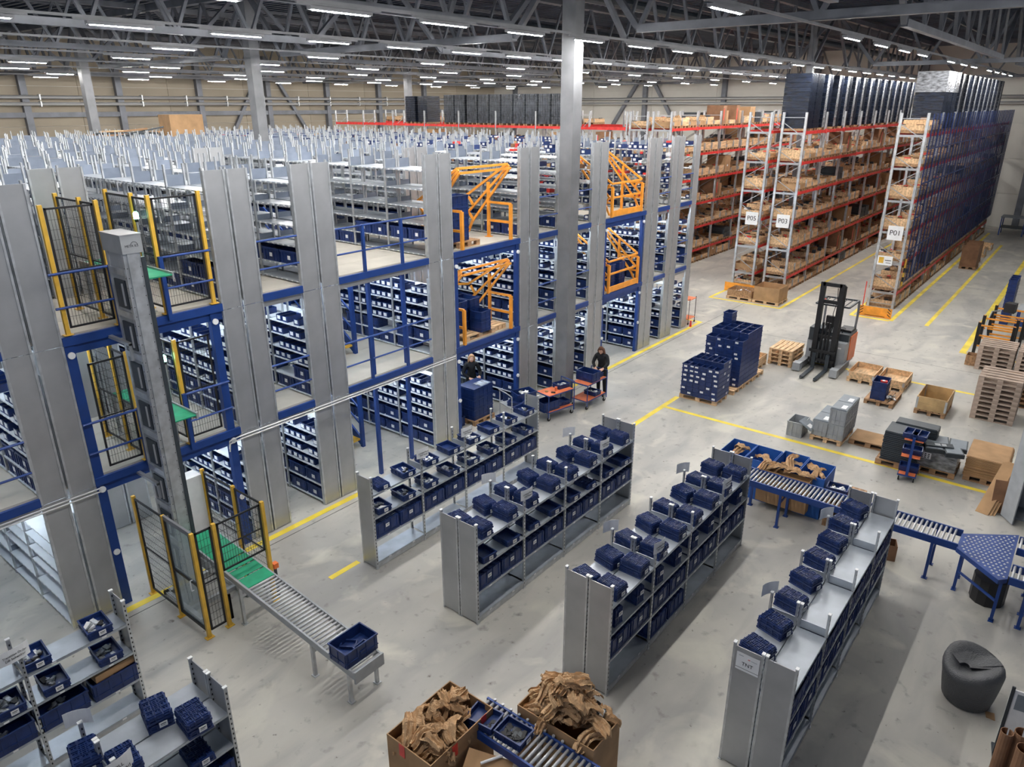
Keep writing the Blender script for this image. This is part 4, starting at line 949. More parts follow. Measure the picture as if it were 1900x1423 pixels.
# crate stack and hand cart in front of the first gate
pallet(13.9, 12.45, 0, .0, 'brown pallet under the large lidded navy crates', k='woodd', L=.85, W=.7)
big = open_bin(.8, .6, .3, ribs=True).mesh('large_crate')
for k in range(3): ob('large_crate', big, loc=(14.33, 12.8, .148+.302*k), label='%s large navy crate from the floor, stack at the mezzanine gate' % ORD[k], cat='crate', group='large navy crate stack')
ob('plastic_cover', MB().box(-.4, -.3, 0, .4, .3, .03, 'navy').box(-.05, -.25, .03, .35, .05, .034, 'silver'), loc=(14.33, 12.8, 1.056), label='navy lid with a clear bag on the large crate stack', cat='lid')
for k in range(3): crate(OPW, 13.5, 12.95+.1*k, .0+.282*k, H90, '%s navy crate from the floor behind the blue mezzanine post' % ORD[k], 'crates behind the post')
ct = ob('hand_cart', MB().box(-.45, -.3, .2, .45, .3, .23, 'greyl'), loc=(14.75, 11.55, 0), rz=-.3, label='grey hand cart with curved tube handle holding dark bins', cat='cart')
ob('handle', MB().path([(-.45, -.3, .2), (-.45, -.3, 1.05), (-.55, -.2, 1.15), (-.55, .2, 1.15), (-.45, .3, 1.05), (-.45, .3, .2)], .016, 'greyl', 6), ct); ob('shelf', MB().box(-.45, -.3, .68, .45, .3, .7, 'greyl'), ct)
for x in (-.38, .38):
    for y in (-.25, .25): ob('castor', MB().tube((x, y-.015, .06), (x, y+.015, .06), .06, 'rubber', 10).box(x-.02, y-.02, .06, x+.02, y+.02, .2, 'galvd'), ct)
crate(OP, 14.55, 11.5, .7, .3, 'open navy bin with yellow card on the grey hand cart'); crate(OPW, 14.95, 11.55, .7, 1.2, 'deep navy crate of magazines on the grey hand cart'); contents(HPr[2], 14.95, 11.52, .9, 'black and white magazines standing in the crate on the hand cart')
# red trolley at the mezzanine end
rtly = ob('shelf_trolley', None, loc=(27.2, 12.5, 0), rz=.0, label='small red-shelved trolley at the far end of the mezzanine', cat='trolley')
for z in (.25, 1.05): ob('shelf', MB().box(-.3, -.22, z-.03, .3, .22, z, 'redor'), rtly)
for x in (-.29, .29): 
    for y in (-.21, .21): ob('frame_tube', MB().tube((x, y, .1), (x, y, 1.1), .012, 'black', 6), rtly); ob('castor', MB().tube((x, y-.012, .05), (x, y+.012, .05), .05, 'rubber', 10), rtly)
ob('red_post', MB().tube((0, 0, 0), (0, 0, .25), .05, 'redp', 10, .03), loc=(26.75, 12.1, 0), label='short red corner post at the mezzanine end', cat='post')
# mezzanine pallets with crates behind the gates
pallet(13.5, 12.35, DZ[1], 0, 'pale pallet on the first deck behind the left orange gate', L=1.2, W=.8); pallet(14.72, 12.4, DZ[1], H90*0, 'second pale pallet carrying crates on the first deck', L=.5, W=.8)
for i, (x, y) in enumerate(((14.25, 12.6), (14.25, 13.0))):
    for k in range(2+i): crate(OPW, x, y, DZ[1]+.147+.282*k, 0, '%s navy crate of the %s column on the first deck pallet' % (ORD[k], ('front', 'rear')[i]), 'crates on the first deck pallet')
for k in range(3): crate(OPW, 13.75, 13.0, DZ[1]+.147+.282*k, 0, '%s navy crate of the left column on the first deck pallet' % ORD[k], 'crates on the first deck pallet')
pallet(13.38, 12.4, DZ[2], 0, 'brown pallet on the top deck behind the left orange gate', k='woodd', L=.8, W=.8)
for k in range(4): crate(OPW, 13.62, 12.75, DZ[2]+.147+.282*k, H90, '%s dark crate on the top deck pallet by the orange gate' % ORD[k], 'crates on the top deck pallet')
for k in range(3):
    for x in (20.95, 21.6): crate(OPW, x, 12.75, DZ[1]+.0+.282*k, 0, '%s navy crate, %s column, behind the closed orange gate' % (ORD[k], 'left' if x < 21.2 else 'right'), 'crates behind the closed gate')
# ---------------------------------------------------------------- blue conveyor with ball table
roller_run('c2', 4.5, .62, .9, .9, 'bluep', .082, 'roller', 'blue roller conveyor running behind the TNT rack to the ball table', (.45, 1.25, 4.1), loc=(13.97, 5.22, 0), kleg='bluep', skirt=.14)
bt = ob('ball_table', MB().prism([(13.9, .73), (13.24, .0), (13.37, -.12), (15.1, -.12), (14.5, .73)], .80, .885, 'bluep'), label='blue ball transfer table with rows of steel balls', cat='ball table')
ball = MB(); 
for i in range(6): ball.tube((0, 0, 0), (0, 0, .012), .02, 'roller', 8, .012); break
ballm = ball.mesh('ball'); nb_ = 0
for i in range(20):
    for j in range(11):
        x = 13.4+i*.088; y = -.06+j*.075+(.037 if i % 2 else 0)
        lo = 13.24+.66*(y)/.73+.07; hi = 15.1-.6*(y+.12)/.85-.07
        if lo < x < hi and y < .68: ob('ball', ballm, bt, (x, y, .885)); nb_ += 1
for x, y in ((13.95, .62), (14.42, .62), (13.35, -.05), (14.95, -.05)): ob('leg', MB().box(x-.025, y-.025, 0, x+.025, y+.025, .8, 'bluep').box(x-.06, y-.04, 0, x+.06, y+.04, .012, 'bluep'), bt)
ob('leg_brace', MB().bar((13.35, -.05, .4), (13.95, .62, .4), .03, .04, 'bluep'), bt)
roller_run('c3', 1.6, .5, .9, .9, 'bluep', .082, 'roller', 'short blue roller branch leaving the near side of the ball table', (.3,), loc=(13.38, -.14, 0), kleg='bluep', skirt=.14)
roller_run('c4', 1.6, .5, .9, .9, 'bluep', .082, 'roller', 'short blue roller branch leaving the far side of the ball table', (.3,), loc=(14.5, -.14, 0), kleg='bluep', skirt=.14)
ob('waste_sack', MB().prism([(14.0+.3*math.cos(a*.5236), .1+.28*math.sin(a*.5236)) for a in range(12)], 0, .5, 'black'), label='round black container standing under the ball table', cat='container')
def carton(x0, y0, z0, lx, ly, h, k, label, rz=0, fill=True, t=.012, cat='box'):
    b = MB(); b.box(0, 0, 0, lx, ly, t, k); b.box(0, 0, t, lx, t, h, k); b.box(0, ly-t, t, lx, ly, h, k); b.box(0, t, t, t, ly-t, h, k); b.box(lx-t, t, t, lx, ly-t, h, k)
    return ob('carton', b, loc=(x0, y0, z0), rz=rz, label=label, cat=cat)
BX = [(14.85, 5.12, .58, 'first'), (14.85, 4.53, .58, 'second'), (14.95, 3.95, .56, 'third'), (14.85, 3.36, .57, 'fourth')]
for x, y, ly, nm in BX: carton(x, y, .0, .8, ly, .98, 'bluec', 'tall open blue carton, %s from the far left, behind the blue conveyor' % nm)
carton(14.62, 3.6, .146, .5-.28, 1.1, .78, 'card', 'narrow cardboard carton of kraft paper against the blue conveyor')
carton(14.2, 1.68, 0, .3, .28, .34, 'cardd', 'small brown carton on the floor under the blue conveyor', .3)
for k in range(5): pallet(14.7, 2.62, .144*k, 0, '%s brown pallet from the floor, stack behind the blue conveyor' % ORD[k], 'brown pallets behind the conveyor', 'woodd', .75, .62)
ob('board', MB().box(0, 0, 0, .6, .66, .02, 'wood'), loc=(14.68, 2.6, .73), label='pale board lying on the brown pallet stack', cat='board'); C.objects[-1].name = 'chipboard'
crate(OP, 14.95, 3.1, .75, .1, 'navy bin of white parts on the pale board behind the conveyor'); contents(HPr[1], 14.95, 3.1, .76, 'white parts in the bin behind the conveyor')
for i, (x, y) in enumerate(((14.95, 2.86), (15.02, 2.84))): ob('tape_roll', MB().tube((x, y, .75), (x, y, .79), .04, 'redp', 12), label='%s red tape roll on the pale board' % ('left', 'right')[i], cat='tape')
# ---------------------------------------------------------------- kraft paper
def crumple(L, W, seed, nu=30, nv=14):
    """a creased, twisted strip of packing paper"""
    rr = random.Random(seed); b = MB(); k = b.mi('kraft'); p = [rr.uniform(0, 6.28) for _ in range(9)]
    bend = rr.uniform(-1.1, 1.1); arch = rr.uniform(.05, .14); tw = rr.uniform(-1.0, 1.0); nf = rr.choice([2.0, 2.5, 3.0])
    tri = lambda v: abs((v/math.pi) % 2-1)*2-1
    for i in range(nu+1):
        u = i/nu; a = bend*(u-.5)*1.4; cx = (u-.5)*L; wd = W*(.62+.38*math.sin(math.pi*u)**.6+.12*tri(p[0]+u*11))
        c0 = Vector((cx*math.cos(a), cx*math.sin(a)*.8, arch*math.sin(math.pi*u)+.02*tri(u*13+p[1])))
        for j in range(nv+1):
            v = j/nv-.5; ph = v*6.28*nf+p[2]+.8*math.sin(u*5+p[3])
            z = .030*tri(ph)+.013*tri(v*31+p[4]+u*7)+.006*tri(u*90+v*9)+.012*tri(u*27+v*6+p[5])-.22*abs(v)*W
            yv = v*wd*(.8+.1*math.sin(u*7+p[6])); q = Vector((.008*tri(u*19+v*13), yv*math.cos(tw*u)-z*math.sin(tw*u), z*math.cos(tw*u)+yv*math.sin(tw*u)))
            x, y = q.x, q.y; b.v.append((c0.x+x*math.cos(a)-y*math.sin(a), c0.y+x*math.sin(a)+y*math.cos(a), c0.z+q.z))
    for i in range(nu):
        for j in range(nv):
            q = i*(nv+1)+j; b.f.append((q, q+1, q+nv+2, q+nv+1)); b.m.append(k)
    return b.mesh('kraft_paper')
KP = [crumple(.62, .27, s) for s in range(8)]+[crumple(.44, .24, 50+s) for s in range(4)]
def paper(i, x, y, z, rz, tx, ty, label, group, s=1.):
    o = ob('kraft_paper', KP[i % len(KP)], loc=(x, y, z), rot=(tx, ty, rz), label=label, cat='paper', group=group); o.scale = (s, s, s); return o
for bi, (x, y, ly, nm) in enumerate(BX):
    for k in range(2 if bi != 1 else 1):
        paper(bi*2+k, x+.4+.05*k, y+ly/2, .86+.07*k, 1.2*k+bi, .3, .2, 'crumpled kraft paper sheet in the %s blue carton' % nm, 'paper in the %s blue carton' % nm, .85)
for k in range(5): paper(k+1, 14.78, 3.75+.2*k, .95+.03*(k % 2), 1.3+.3*k, .2, .1, 'crumpled kraft paper bulging from the narrow carton by the blue conveyor', 'paper in the narrow carton', .8)
# big cartons at the front
def openbox(cx, cy, lx, ly, h, rz, label):
    r = ob('large_carton', MB().box(-lx/2, -ly/2, 0, lx/2, ly/2, .02, 'card'), loc=(cx, cy, 0), rz=rz, label=label, cat='box')
    for a in ((-lx/2, -ly/2, lx/2, -ly/2+.014), (-lx/2, ly/2-.014, lx/2, ly/2), (-lx/2, -ly/2+.014, -lx/2+.014, ly/2-.014), (lx/2-.014, -ly/2+.014, lx/2, ly/2-.014)): ob('side_wall', MB().box(a[0], a[1], .02, a[2], a[3], h, 'card'), r)
    return r
def sphere(b, c, r, k, nu=14, nv=9, f=None):
    v0 = len(b.v); i_ = b.mi(k)
    for j in range(nv+1):
        t = math.pi*j/nv
        for i in range(nu):
            p = 2*math.pi*i/nu; d = Vector((math.sin(t)*math.cos(p), math.sin(t)*math.sin(p), math.cos(t)))
            q = Vector((c[0]+d.x*r[0], c[1]+d.y*r[1], c[2]+d.z*r[2]))
            if f: q = f(q, d)
            b.v.append(tuple(q))
    for j in range(nv):
        for i in range(nu): b.f.append((v0+j*nu+i, v0+(j+1)*nu+i, v0+(j+1)*nu+(i+1) % nu, v0+j*nu+(i+1) % nu)); b.m.append(i_)
    return b
openbox(5.06, 5.24, 1.17, .78, 1.0, 0, 'large open cardboard carton full of kraft paper, left of the blue conveyor end')
openbox(6.22, 4.04, .64, 1.2, .98, 0, 'large open cardboard carton heaped with kraft paper, right of the blue conveyor end')
for (x, y, z) in ((4.468, 5.35, .88), (4.9, 4.845, .86), (5.45, 4.845, .9), (4.6, 4.845, .2)):
    s_ = (.003, .1) if x < 4.5 else (.1, .003)
    ob('red_tape', MB().box(-s_[0]/2, -s_[1]/2, -.07, s_[0]/2, s_[1]/2, .12, 'redp'), loc=(x, y, z), label='red tape strip on the left large carton', cat='tape', group='red tape on the left large carton')
rp = random.Random(11)
def spot(x, y, cx, cy, z, zl): return ('%s %s, %s' % ('near' if x < cx else 'far', 'left' if y > cy else 'right', zl))
LAY = ('deep in the heap', 'low in the heap', 'middle of the heap', 'high in the heap', 'topmost in the heap')
for k in range(36):
    x = rp.uniform(4.66, 5.46); y = rp.uniform(5.02, 5.46); l_ = k//8
    paper(k, x, y, .80+.075*l_, rp.uniform(0, 3.1), rp.uniform(-.45, .45), rp.uniform(-.35, .35), 'kraft paper sheet in the left carton, '+spot(x, y, 5.06, 5.24, 0, LAY[min(4, l_)]), 'kraft paper in the left large carton', .8)
for k in range(52):
    l_ = k//11; q = (1-.19*l_)*rp.random()**.6; a = rp.uniform(0, 6.28)
    x = 6.24+.32*q*math.cos(a); y = 4.06+.60*q*math.sin(a)
    paper(k, x, y, .93+.11*l_+rp.uniform(-.02, .03), rp.uniform(0, 3.1), rp.uniform(-.5, .5), rp.uniform(-.4, .4), 'kraft paper sheet on the right carton, '+spot(x, y, 6.2, 4.06, 0, LAY[min(4, l_)]), 'kraft paper on the right large carton', .85)
ob('plastic_bag', HP[1], loc=(6.42, 3.75, 1.02), label='clear plastic film tucked in the right large carton', cat='bag')
roller_run('c5', 3.2, .54, .84, .84, 'bluep', .082, 'roller', 'blue roller conveyor end between the two large cartons', (.9, 2.6), loc=(5.32, 5.12, 0), kleg='galvd', skirt=.13)
for i in range(9): ob('guide_wheel', MB().tube((5.845+.02, 5.0-.14*i, .86), (5.845+.02, 5.0-.14*i, .885), .02, 'roller', 8), label='small guide wheel, %s along the front blue conveyor rail' % ORD[i], cat='wheel', group='guide wheels')
crate(OP, 5.50, 4.88, .845, .12, 'navy crate with few dark parts, upper one on the front blue conveyor'); contents(heap(.2, .16, .04, 71, 'ink', 12).mesh('packed_parts'), 5.5, 4.76, .855, 'few dark metal parts in the upper crate on the front conveyor')
crate(OP, 5.55, 4.42, .845, .04, 'navy crate full of black brackets, lower one on the front blue conveyor', None, -.215); contents(heap(.24, .34, .05, 72, 'ink', 44).mesh('packed_parts'), 5.55, 4.42, .855, 'black brackets in the lower crate on the front conveyor')
ob('cardboard_sheet', MB().box(-.3, -.3, 0, .3, .3, .012, 'card'), loc=(5.0, 4.45, .62), rot=(.15, -.25, .4), label='loose cardboard flap beside the left large carton', cat='cardboard'); ob('cardboard_box', MB().box(-.28, -.26, 0, .28, .26, .6, 'card'), loc=(5.0, 4.42, 0), rz=.3, label='closed cardboard box standing below the front blue conveyor', cat='box')
ob('white_tube', MB().tube((-.15, 0, 0), (.15, 0, 0), .018, 'white', 10), loc=(5.2, 4.5, .72), rz=-.5, label='white cardboard tube lying on the loose flap', cat='tube')
# bubble wrap roll
b = MB(); n = 28; prof = [(.30, 0), (.34, .03), (.37, .2), (.40, .42), (.42, .58), (.40, .66), (.34, .68), (.24, .645), (.12, .60), (.02, .58)]
k = b.mi('fabric')
for (r_, z) in prof:
    for i in range(n):
        a = 2*math.pi*i/n; rr = r_*(1+.04*math.sin(2*a+1)); zz = z+(.05*math.sin(a+2.2)+.05*math.sin(2*a))*(z > .5)*min(1, r_/.3); b.v.append((rr*math.cos(a), rr*math.sin(a), zz))
for j in range(len(prof)-1):
    for i in range(n): b.f.append((j*n+i, j*n+(i+1) % n, (j+1)*n+(i+1) % n, (j+1)*n+i)); b.m.append(k)
br = ob('bubble_wrap_roll', b.mesh('bubble_wrap_roll', True), loc=(11.06, .0, 0), label='dark grey roll of bubble wrap standing on the open floor', cat='roll')
fl = MB()
for i in range(12):
    a0 = -1.2+2.3*i/11; fl.bar((.38*math.cos(a0)-.05, .38*math.sin(a0), .68+.02*math.sin(i)), (.05*math.cos(a0)-.1, .05*math.sin(a0)+.1, .62), .09, .015, 'fabric')
ob('folded_flap', fl, br)
ob('cardboard_scrap', MB().prism([(-.08, -.05), (.07, -.07), (.08, .05), (-.05, .06)], 0, .01, 'card'), loc=(10.86, -.35, 0), rz=.3, label='small cardboard scrap on the floor by the bubble wrap roll', cat='scrap')
for i, (x, y, r_, h) in enumerate(((9.42, -.52, .07, 1.0), (9.5, -.68, .09, 1.02), (9.3, -.74, .10, .96))):
    b = MB(); 
    for j in range(14):
        a0, a1 = 6.0*j/14, 6.0*(j+1)/14; b.bar((r_*math.cos(a0), r_*math.sin(a0), h/2), (r_*math.cos(a1), r_*math.sin(a1), h/2), .008, h, 'cardd', upv=(0, 0, 1))
    ob('corrugated_roll', b, loc=(x, y, 0), label='%s brown corrugated cardboard roll at the right picture edge' % ('first', 'second', 'third')[i], cat='roll')
ob('display_board', MB().box(-.01, -.3, .3, .01, .3, 1.15, 'white').box(-.014, -.3, .85, -.01, .22, 1.1, 'greyp').box(-.03, -.34, 0, .0, -.30, 1.2, 'dark').box(-.2, .26, 0, .2, .30, .03, 'dark').box(-.2, -.34, 0, .2, -.30, .03, 'dark').box(-.02, .26, 0, .0, .30, 1.2, 'dark'), loc=(10.15, -.76, 0), rz=.15, label='white panel with grey sheet in a dark frame, right picture edge', cat='board'); C.objects[-1].name = 'panel_stand'
# ================================================================ FORKLIFT
f = ob('forklift', None, loc=(0, 0, 0), label='grey and orange reach truck with tall black mast, forks lowered', cat='forklift')
yc = 6.36
for s_ in (-1, 1):
    y = yc+s_*.6
    ob('reach_leg', MB().box(24.1, y-.1, .05, 25.6, y+.1, .26, 'steelc').box(24.06, y-.12, .04, 24.35, y+.12, .3, 'greyl'), f); ob('wheel', MB().tube((24.3, y-.08, .13), (24.3, y+.08, .13), .13, 'rubber', 14), f)
    ym = yc+s_*.3; b = MB()
    for q, (dx, h) in enumerate(((0, 3.0), (.09, 2.95), (.18, 2.9))): b.box(24.72+dx, ym-.075+q*.012*s_, .12, 24.79+dx, ym+.075+q*.012*s_, h, 'black')
    ob('mast_rail', b, f)
    ob('fork', MB().box(23.5, yc+s_*.22-.06, .045, 24.62, yc+s_*.22+.06, .085, 'dark').box(24.58, yc+s_*.22-.06, .045, 24.64, yc+s_*.22+.06, .6, 'dark').prism([(23.38, yc+s_*.22-.03), (23.5, yc+s_*.22-.06), (23.5, yc+s_*.22+.06), (23.38, yc+s_*.22+.03)], .045, .07, 'dark'), f)
for z, w_ in ((.32, .42), (.62, .42)): ob('fork_carriage', MB().box(24.64, yc-w_, z, 24.70, yc+w_, z+.09, 'black'), f)
ob('mast_crossbar', MB().box(24.72, yc-.3, 2.88, 24.8, yc+.3, 3.0, 'black').box(24.75, yc-.28, 2.3, 24.8, yc+.28, 2.42, 'black').box(24.8, yc-.28, 1.1, 24.85, yc+.28, 1.2, 'black'), f)
for dy in (-.1, 0, .12): ob('lift_cylinder', MB().tube((24.82, yc+dy, .2), (24.82, yc+dy, 1.65-.1*abs(dy)), .035, 'black', 10), f)
ob('hose', MB().path([(24.78, yc-.17, 2.85), (24.8, yc-.2, 2.4), (24.76, yc-.14, 2.0), (24.8, yc-.18, 1.5), (24.8, yc-.1, 1.1)], .012, 'rubber'), f); ob('warning_lamp', MB().tube((25.2, yc+.3, 2.24), (25.2, yc+.3, 2.34), .04, 'redp', 10), f)
b = MB(); b.box(25.05, yc-.63, .12, 26.25, yc+.63, .95, 'greyl').box(25.3, yc-.63, .95, 26.25, yc+.1, 1.2, 'dark').box(25.02, yc+.15, .9, 25.5, yc+.6, 1.35, 'dark').box(25.6, yc-.6, 1.2, 26.2, yc-.2, 1.28, 'black')
ob('body', b, f); ob('side_cover', MB().box(25.5, yc-.655, .2, 26.3, yc-.63, 1.1, 'orangep').box(26.25, yc-.6, .2, 26.3, yc+.6, 1.05, 'orangep'), f)
ob('front_cover', MB().box(25.03, yc-.62, .35, 25.05, yc-.25, .92, 'greyl').box(25.02, yc-.5, .75, 25.03, yc-.4, .8, 'white'), f); ob('seat', MB().box(25.75, yc+.0, .95, 26.15, yc+.4, 1.08, 'black').box(26.08, yc+.0, 1.05, 26.2, yc+.4, 1.55, 'black'), f)
ob('steering_wheel', MB().path([(25.45+.1*math.cos(a*.63), yc-.35+.1*math.sin(a*.63), 1.36) for a in range(11)], .012, 'black').tube((25.45, yc-.35, 1.2), (25.45, yc-.35, 1.36), .015, 'black'), f); ob('control_lever', MB().tube((25.4, yc-.1, 1.2), (25.38, yc-.12, 1.42), .012, 'black').box(25.36, yc-.14, 1.4, 25.41, yc-.09, 1.46, 'black'), f)
b = MB(); cor = [(25.0, yc-.55), (25.0, yc+.5), (26.15, yc+.5), (26.2, yc-.55)]
for (p, q) in zip(cor, cor[1:]+cor[:1]): b.bar((*p, 2.2), (*q, 2.2), .06, .05, 'dark')
for i in range(1, 6): b.bar((25.0, yc-.55+.18*i, 2.2), (26.17, yc-.55+.18*i, 2.2), .015, .03, 'dark')
ob('overhead_guard', b, f); ob('guard_pillar', MB().path([(26.2, yc-.55, 2.18), (26.27, yc-.56, 1.8), (26.2, yc-.56, 1.2)], .04, 'steelc', 8).path([(26.15, yc+.5, 2.18), (26.22, yc+.5, 1.8), (26.2, yc+.5, 1.0)], .04, 'steelc', 8), f)
ob('drive_wheel', MB().tube((25.9, yc-.2, .17), (25.9, yc+.0, .17), .17, 'rubber', 14), f)
# ================================================================ PALLET RACKS
RLV = (.78, 2.08, 3.39, 4.70, 6.02, 7.33)
BW = 2.95
fr_m = MB()
for y in (0, 1.0): fr_m.box(-.045, y, 0, .045, y+.1, 8.12, 'galvd')
z = .25; s_ = 0
while z < 7.3: fr_m.bar((0, .05 if s_ else 1.05, z), (0, 1.05 if s_ else .05, z+.62), .02, .03, 'galv'); z += .62; s_ = 1-s_
for z in (.2, 7.9): fr_m.bar((0, .05, z), (0, 1.05, z), .025, .03, 'galv')
for zz in RLV: fr_m.bar((0, .05, zz-.1), (0, 1.05, zz-.1), .05, .09, 'galv')
fr_m = fr_m.mesh('upright_frame')
bm_m = MB().box(.05, -.02, -.13, BW-.05, .03, 0, 'red').box(.05, -.02, -.16, .09, .035, .04, 'red').box(BW-.09, -.02, -.16, BW-.05, .035, .04, 'red').mesh('beam')
def goods(kind, seed):
    rr = random.Random(seed); b = MB(); k = rr.choice(['wood', 'wood', 'card'])
    for x in (0, .35, .7): b.box(x, -.03, 0, x+.1, 1.17, .1, 'woodd')
    b.box(0, -.03, .1, .8, 1.17, .12, 'woodd')
    if kind == 0:       # collar box with loose goods
        h = rr.choice([.2, .2, .38]); b.box(.01, -.02, .12, .79, 0, .12+h, k).box(.01, 1.14, .12, .79, 1.16, .12+h, k).box(.01, 0, .12, .03, 1.14, .12+h, k).box(.77, 0, .12, .79, 1.14, .12+h, k)
        b.box(.0, -.026, .14, .05, .03, .1+h, 'galvd').box(.75, -.026, .14, .8, .03, .1+h, 'galvd')
        for i in range(6):
            cx, cy = rr.uniform(.12, .6), rr.uniform(.1, .95); b.box(cx, cy, .12, cx+rr.uniform(.08, .2), cy+rr.uniform(.1, .25), .12+h*rr.uniform(.6, 1.25), rr.choice(['card', 'cardd', 'white', 'dark', 'redp', 'card', 'cardd']))
    elif kind == 1: b.box(.02, 0, .12, .78, 1.12, 1.0, 'card').box(.3, -.003, .4, .45, 0, .5, 'white')
    elif kind == 2: 
        for q in range(4): b.box(.02+(q % 2)*.39, 0, .12+(q//2)*.3, .39+(q % 2)*.39, 1.1, .40+(q//2)*.3, 'dark')
    else: b.box(.03, .02, .12, .5, 1.0, 1.08, 'cardd').box(.5, .02, .12, .77, .6, .8, 'card').box(.1, .017, .3, .2, .02, .9, 'redp')
    return b
GM = [goods(0, i) for i in range(6)]+[goods(1, 6), goods(2, 7), goods(3, 8)]
GMm = [g.mesh('pallet_box') for g in GM]
def pick_good(rr, i): 
    q = rr.random()
    return rr.randrange(6) if q < .82 or i < 2 else rr.choice([6, 7, 8])
SIDE = {}
def pallet_rack(name, x0, y0, nb, rz, label, indiv=0, beams_ind=True, front=True, top=True, seed=0, floor=True, skip=None):
    rr = random.Random(seed); r = ob('pallet_rack', None, loc=(x0, y0, 0), rz=rz, label=label, cat='pallet rack')
    for i in range(nb+1): ob('upright_frame', fr_m, r, (i*BW, 0, 0))
    if beams_ind:
        for i in range(nb):
            for z in RLV:
                ob('beam', bm_m, r, (i*BW, 0, z)); ob('beam', bm_m, r, (i*BW, 1.07, z))
    else:
        b = MB()
        for i in range(nb):
            for z in RLV: b.box(i*BW+.05, -.02, z-.13, (i+1)*BW-.05, .03, z, 'red').box(i*BW+.05, 1.07, z-.13, (i+1)*BW-.05, 1.12, z, 'red')
        ob('beams', b, r, kind='stuff')
    bb = MB(); R = Matrix.Rotation(rz, 4, 'Z')
    for i in range(nb):
        for li, z in enumerate((0,)+RLV):
            if (li == 0 and not floor) or (li == len(RLV) and not top): continue
            for j in range(3):
                if rr.random() < .04: continue
                g = pick_good(rr, i); lx = i*BW+.13+.91*j
                if i < indiv:
                    p = R @ Vector((lx, 0, z)); SIDE['n'] = SIDE.get('n', 0)+1
                    ob('pallet_box', GMm[g], loc=(x0+p.x, y0+p.y, z+.001), rz=rz, label='%s, %s level, %s bay, %s place, %s' % (('wooden collar box' if g < 6 else 'tall carton' if g == 6 else 'dark crates' if g == 7 else 'brown cartons'), ('floor',)[0] if li == 0 else ORD[li-1]+' beam', ORD[i], ORD[j], name), cat='pallet box', group='pallet boxes in the %s' % name)
                else: add(bb, GM[g], lx, 0, z)
    if bb.v: ob('pallet_boxes', bb, loc=(x0, y0, 0), rz=rz, kind='stuff', label='palletised wooden boxes and cartons filling the %s' % name, cat='pallet boxes')
    return r
pallet_rack('mesh-covered rack P01', 34.75, 6.28, 9, 0, 'red and grey pallet rack marked P01 with blue mesh along its side', indiv=3, seed=1, top=False)
pallet_rack('rack P03', 34.85, 11.13, 9, 0, 'red and grey pallet rack marked P03 carrying wrapped black stacks', indiv=8, seed=2, top=False)
pallet_rack('rack P05', 34.85, 12.68, 9, 0, 'red and grey pallet rack marked P05 backing onto rack P03', seed=3, beams_ind=False, top=False)
pallet_rack('rack beyond P05', 34.85, 17.68, 9, 0, 'red and grey pallet rack across the aisle from P05', seed=4, indiv=0)
pallet_rack('rack behind that', 34.85, 19.0, 9, 0, 'second red and grey pallet rack across the aisle from P05', seed=5, beams_ind=False)
pallet_rack('cross rack', 34.9, 43.9, 8, -H90, 'red pallet rack standing crosswise behind the mezzanine', seed=6, top=False)
pallet_rack('rear cross rack', 39.6, 43.9, 7, -H90, 'second red pallet rack standing crosswise further behind', seed=7, beams_ind=False)
# goods on the top beam of P01
for i in range(3): ob('pallet_box', GMm[i], loc=(34.9+.9*i, 6.28, 7.331), label='pale wooden box on the very top of rack P01, %s from its near end' % ORD[i], cat='pallet box')
for i in range(6): ob('pallet_box', GMm[i % 6], loc=(37.8+.9*i, 11.2, 7.331), label='small pale pallet box on top of rack P03 between the stacks, %s' % ORD[i], cat='pallet box') if False else None
# wrapped stacks
def stack_mesh(h, k, lx=.86, ly=1.15):
    b = MB(); n = 12
    for x in (0, .38, .74): b.box(x, 0, 0, x+.1, ly, .1, 'woodd')
    for i in range(n): b.box(.01*(i % 2), .005*(i % 2), .1+h*i/n, lx-.01*(i % 2), ly-.005*(i % 2), .1+h*(i+1)/n-.006, k)
    for i in range(7): b.box(.04+i*.12, -.014, .12, .055+i*.12, 0, h+.08, k)
    return b.mesh('wrapped_stack')
WS = stack_mesh(2.3, 'wrap'); WF = stack_mesh(2.28, 'film'); WS2 = stack_mesh(1.55, 'wrap'); WF2 = stack_mesh(1.6, 'filmd', .84)
for i in range(15):
    x = 35.0+(0 if i == 0 else .95 if i == 1 else 2.3+1.42*(i-2)+(.3 if i > 2 else 0))
    w_ = ob('wrapped_stack', WS, loc=(x, 11.22, 7.332), rz=0, label='tall black film-wrapped crate stack, %s from the near end on top of rack P03' % ORD[i], cat='wrapped stack', group='wrapped stacks on rack P03')
    if i > 1: ob('side_film', MB().box(-.005, -.02, .12, .3, -.006, 2.4, 'film'), w_)
for i in range(13):
    x = 37.3+(0 if i == 0 else .95 if i == 1 else 2.1+1.5*(i-2))
    w_ = ob('wrapped_stack', WS, loc=(x, 6.35, 7.332), label='tall black film-wrapped crate stack, %s from the near end on top of rack P01' % ORD[i], cat='wrapped stack', group='wrapped stacks on rack P01')
    if i < 3: ob('loose_film', MB().box(-.012, -.02, 1.6, .87, 1.17, 2.43, 'film'), w_, label='pale loose film over the top')
    else: ob('side_film', MB().box(-.005, -.02, .12, .3, -.006, 2.4, 'film'), w_)
for i in range(10):
    y = 33.4-.9*i-.1*(i > 1); k = i in (0,)
    ob('wrapped_stack', WF2, loc=(35.0, y, 7.332), rz=-H90, label='grey film-wrapped stack, %s from the left on top of the crosswise rack' % ORD[i], cat='wrapped stack', group='grey wrapped stacks on the crosswise rack')
for i in range(2): ob('wrapped_stack', WS2, loc=(35.0, 36.8-1.1*i, 7.332), rz=-H90, label='black wrapped stack, %s one, left of the grey stacks' % ('left', 'right')[i], cat='wrapped stack')
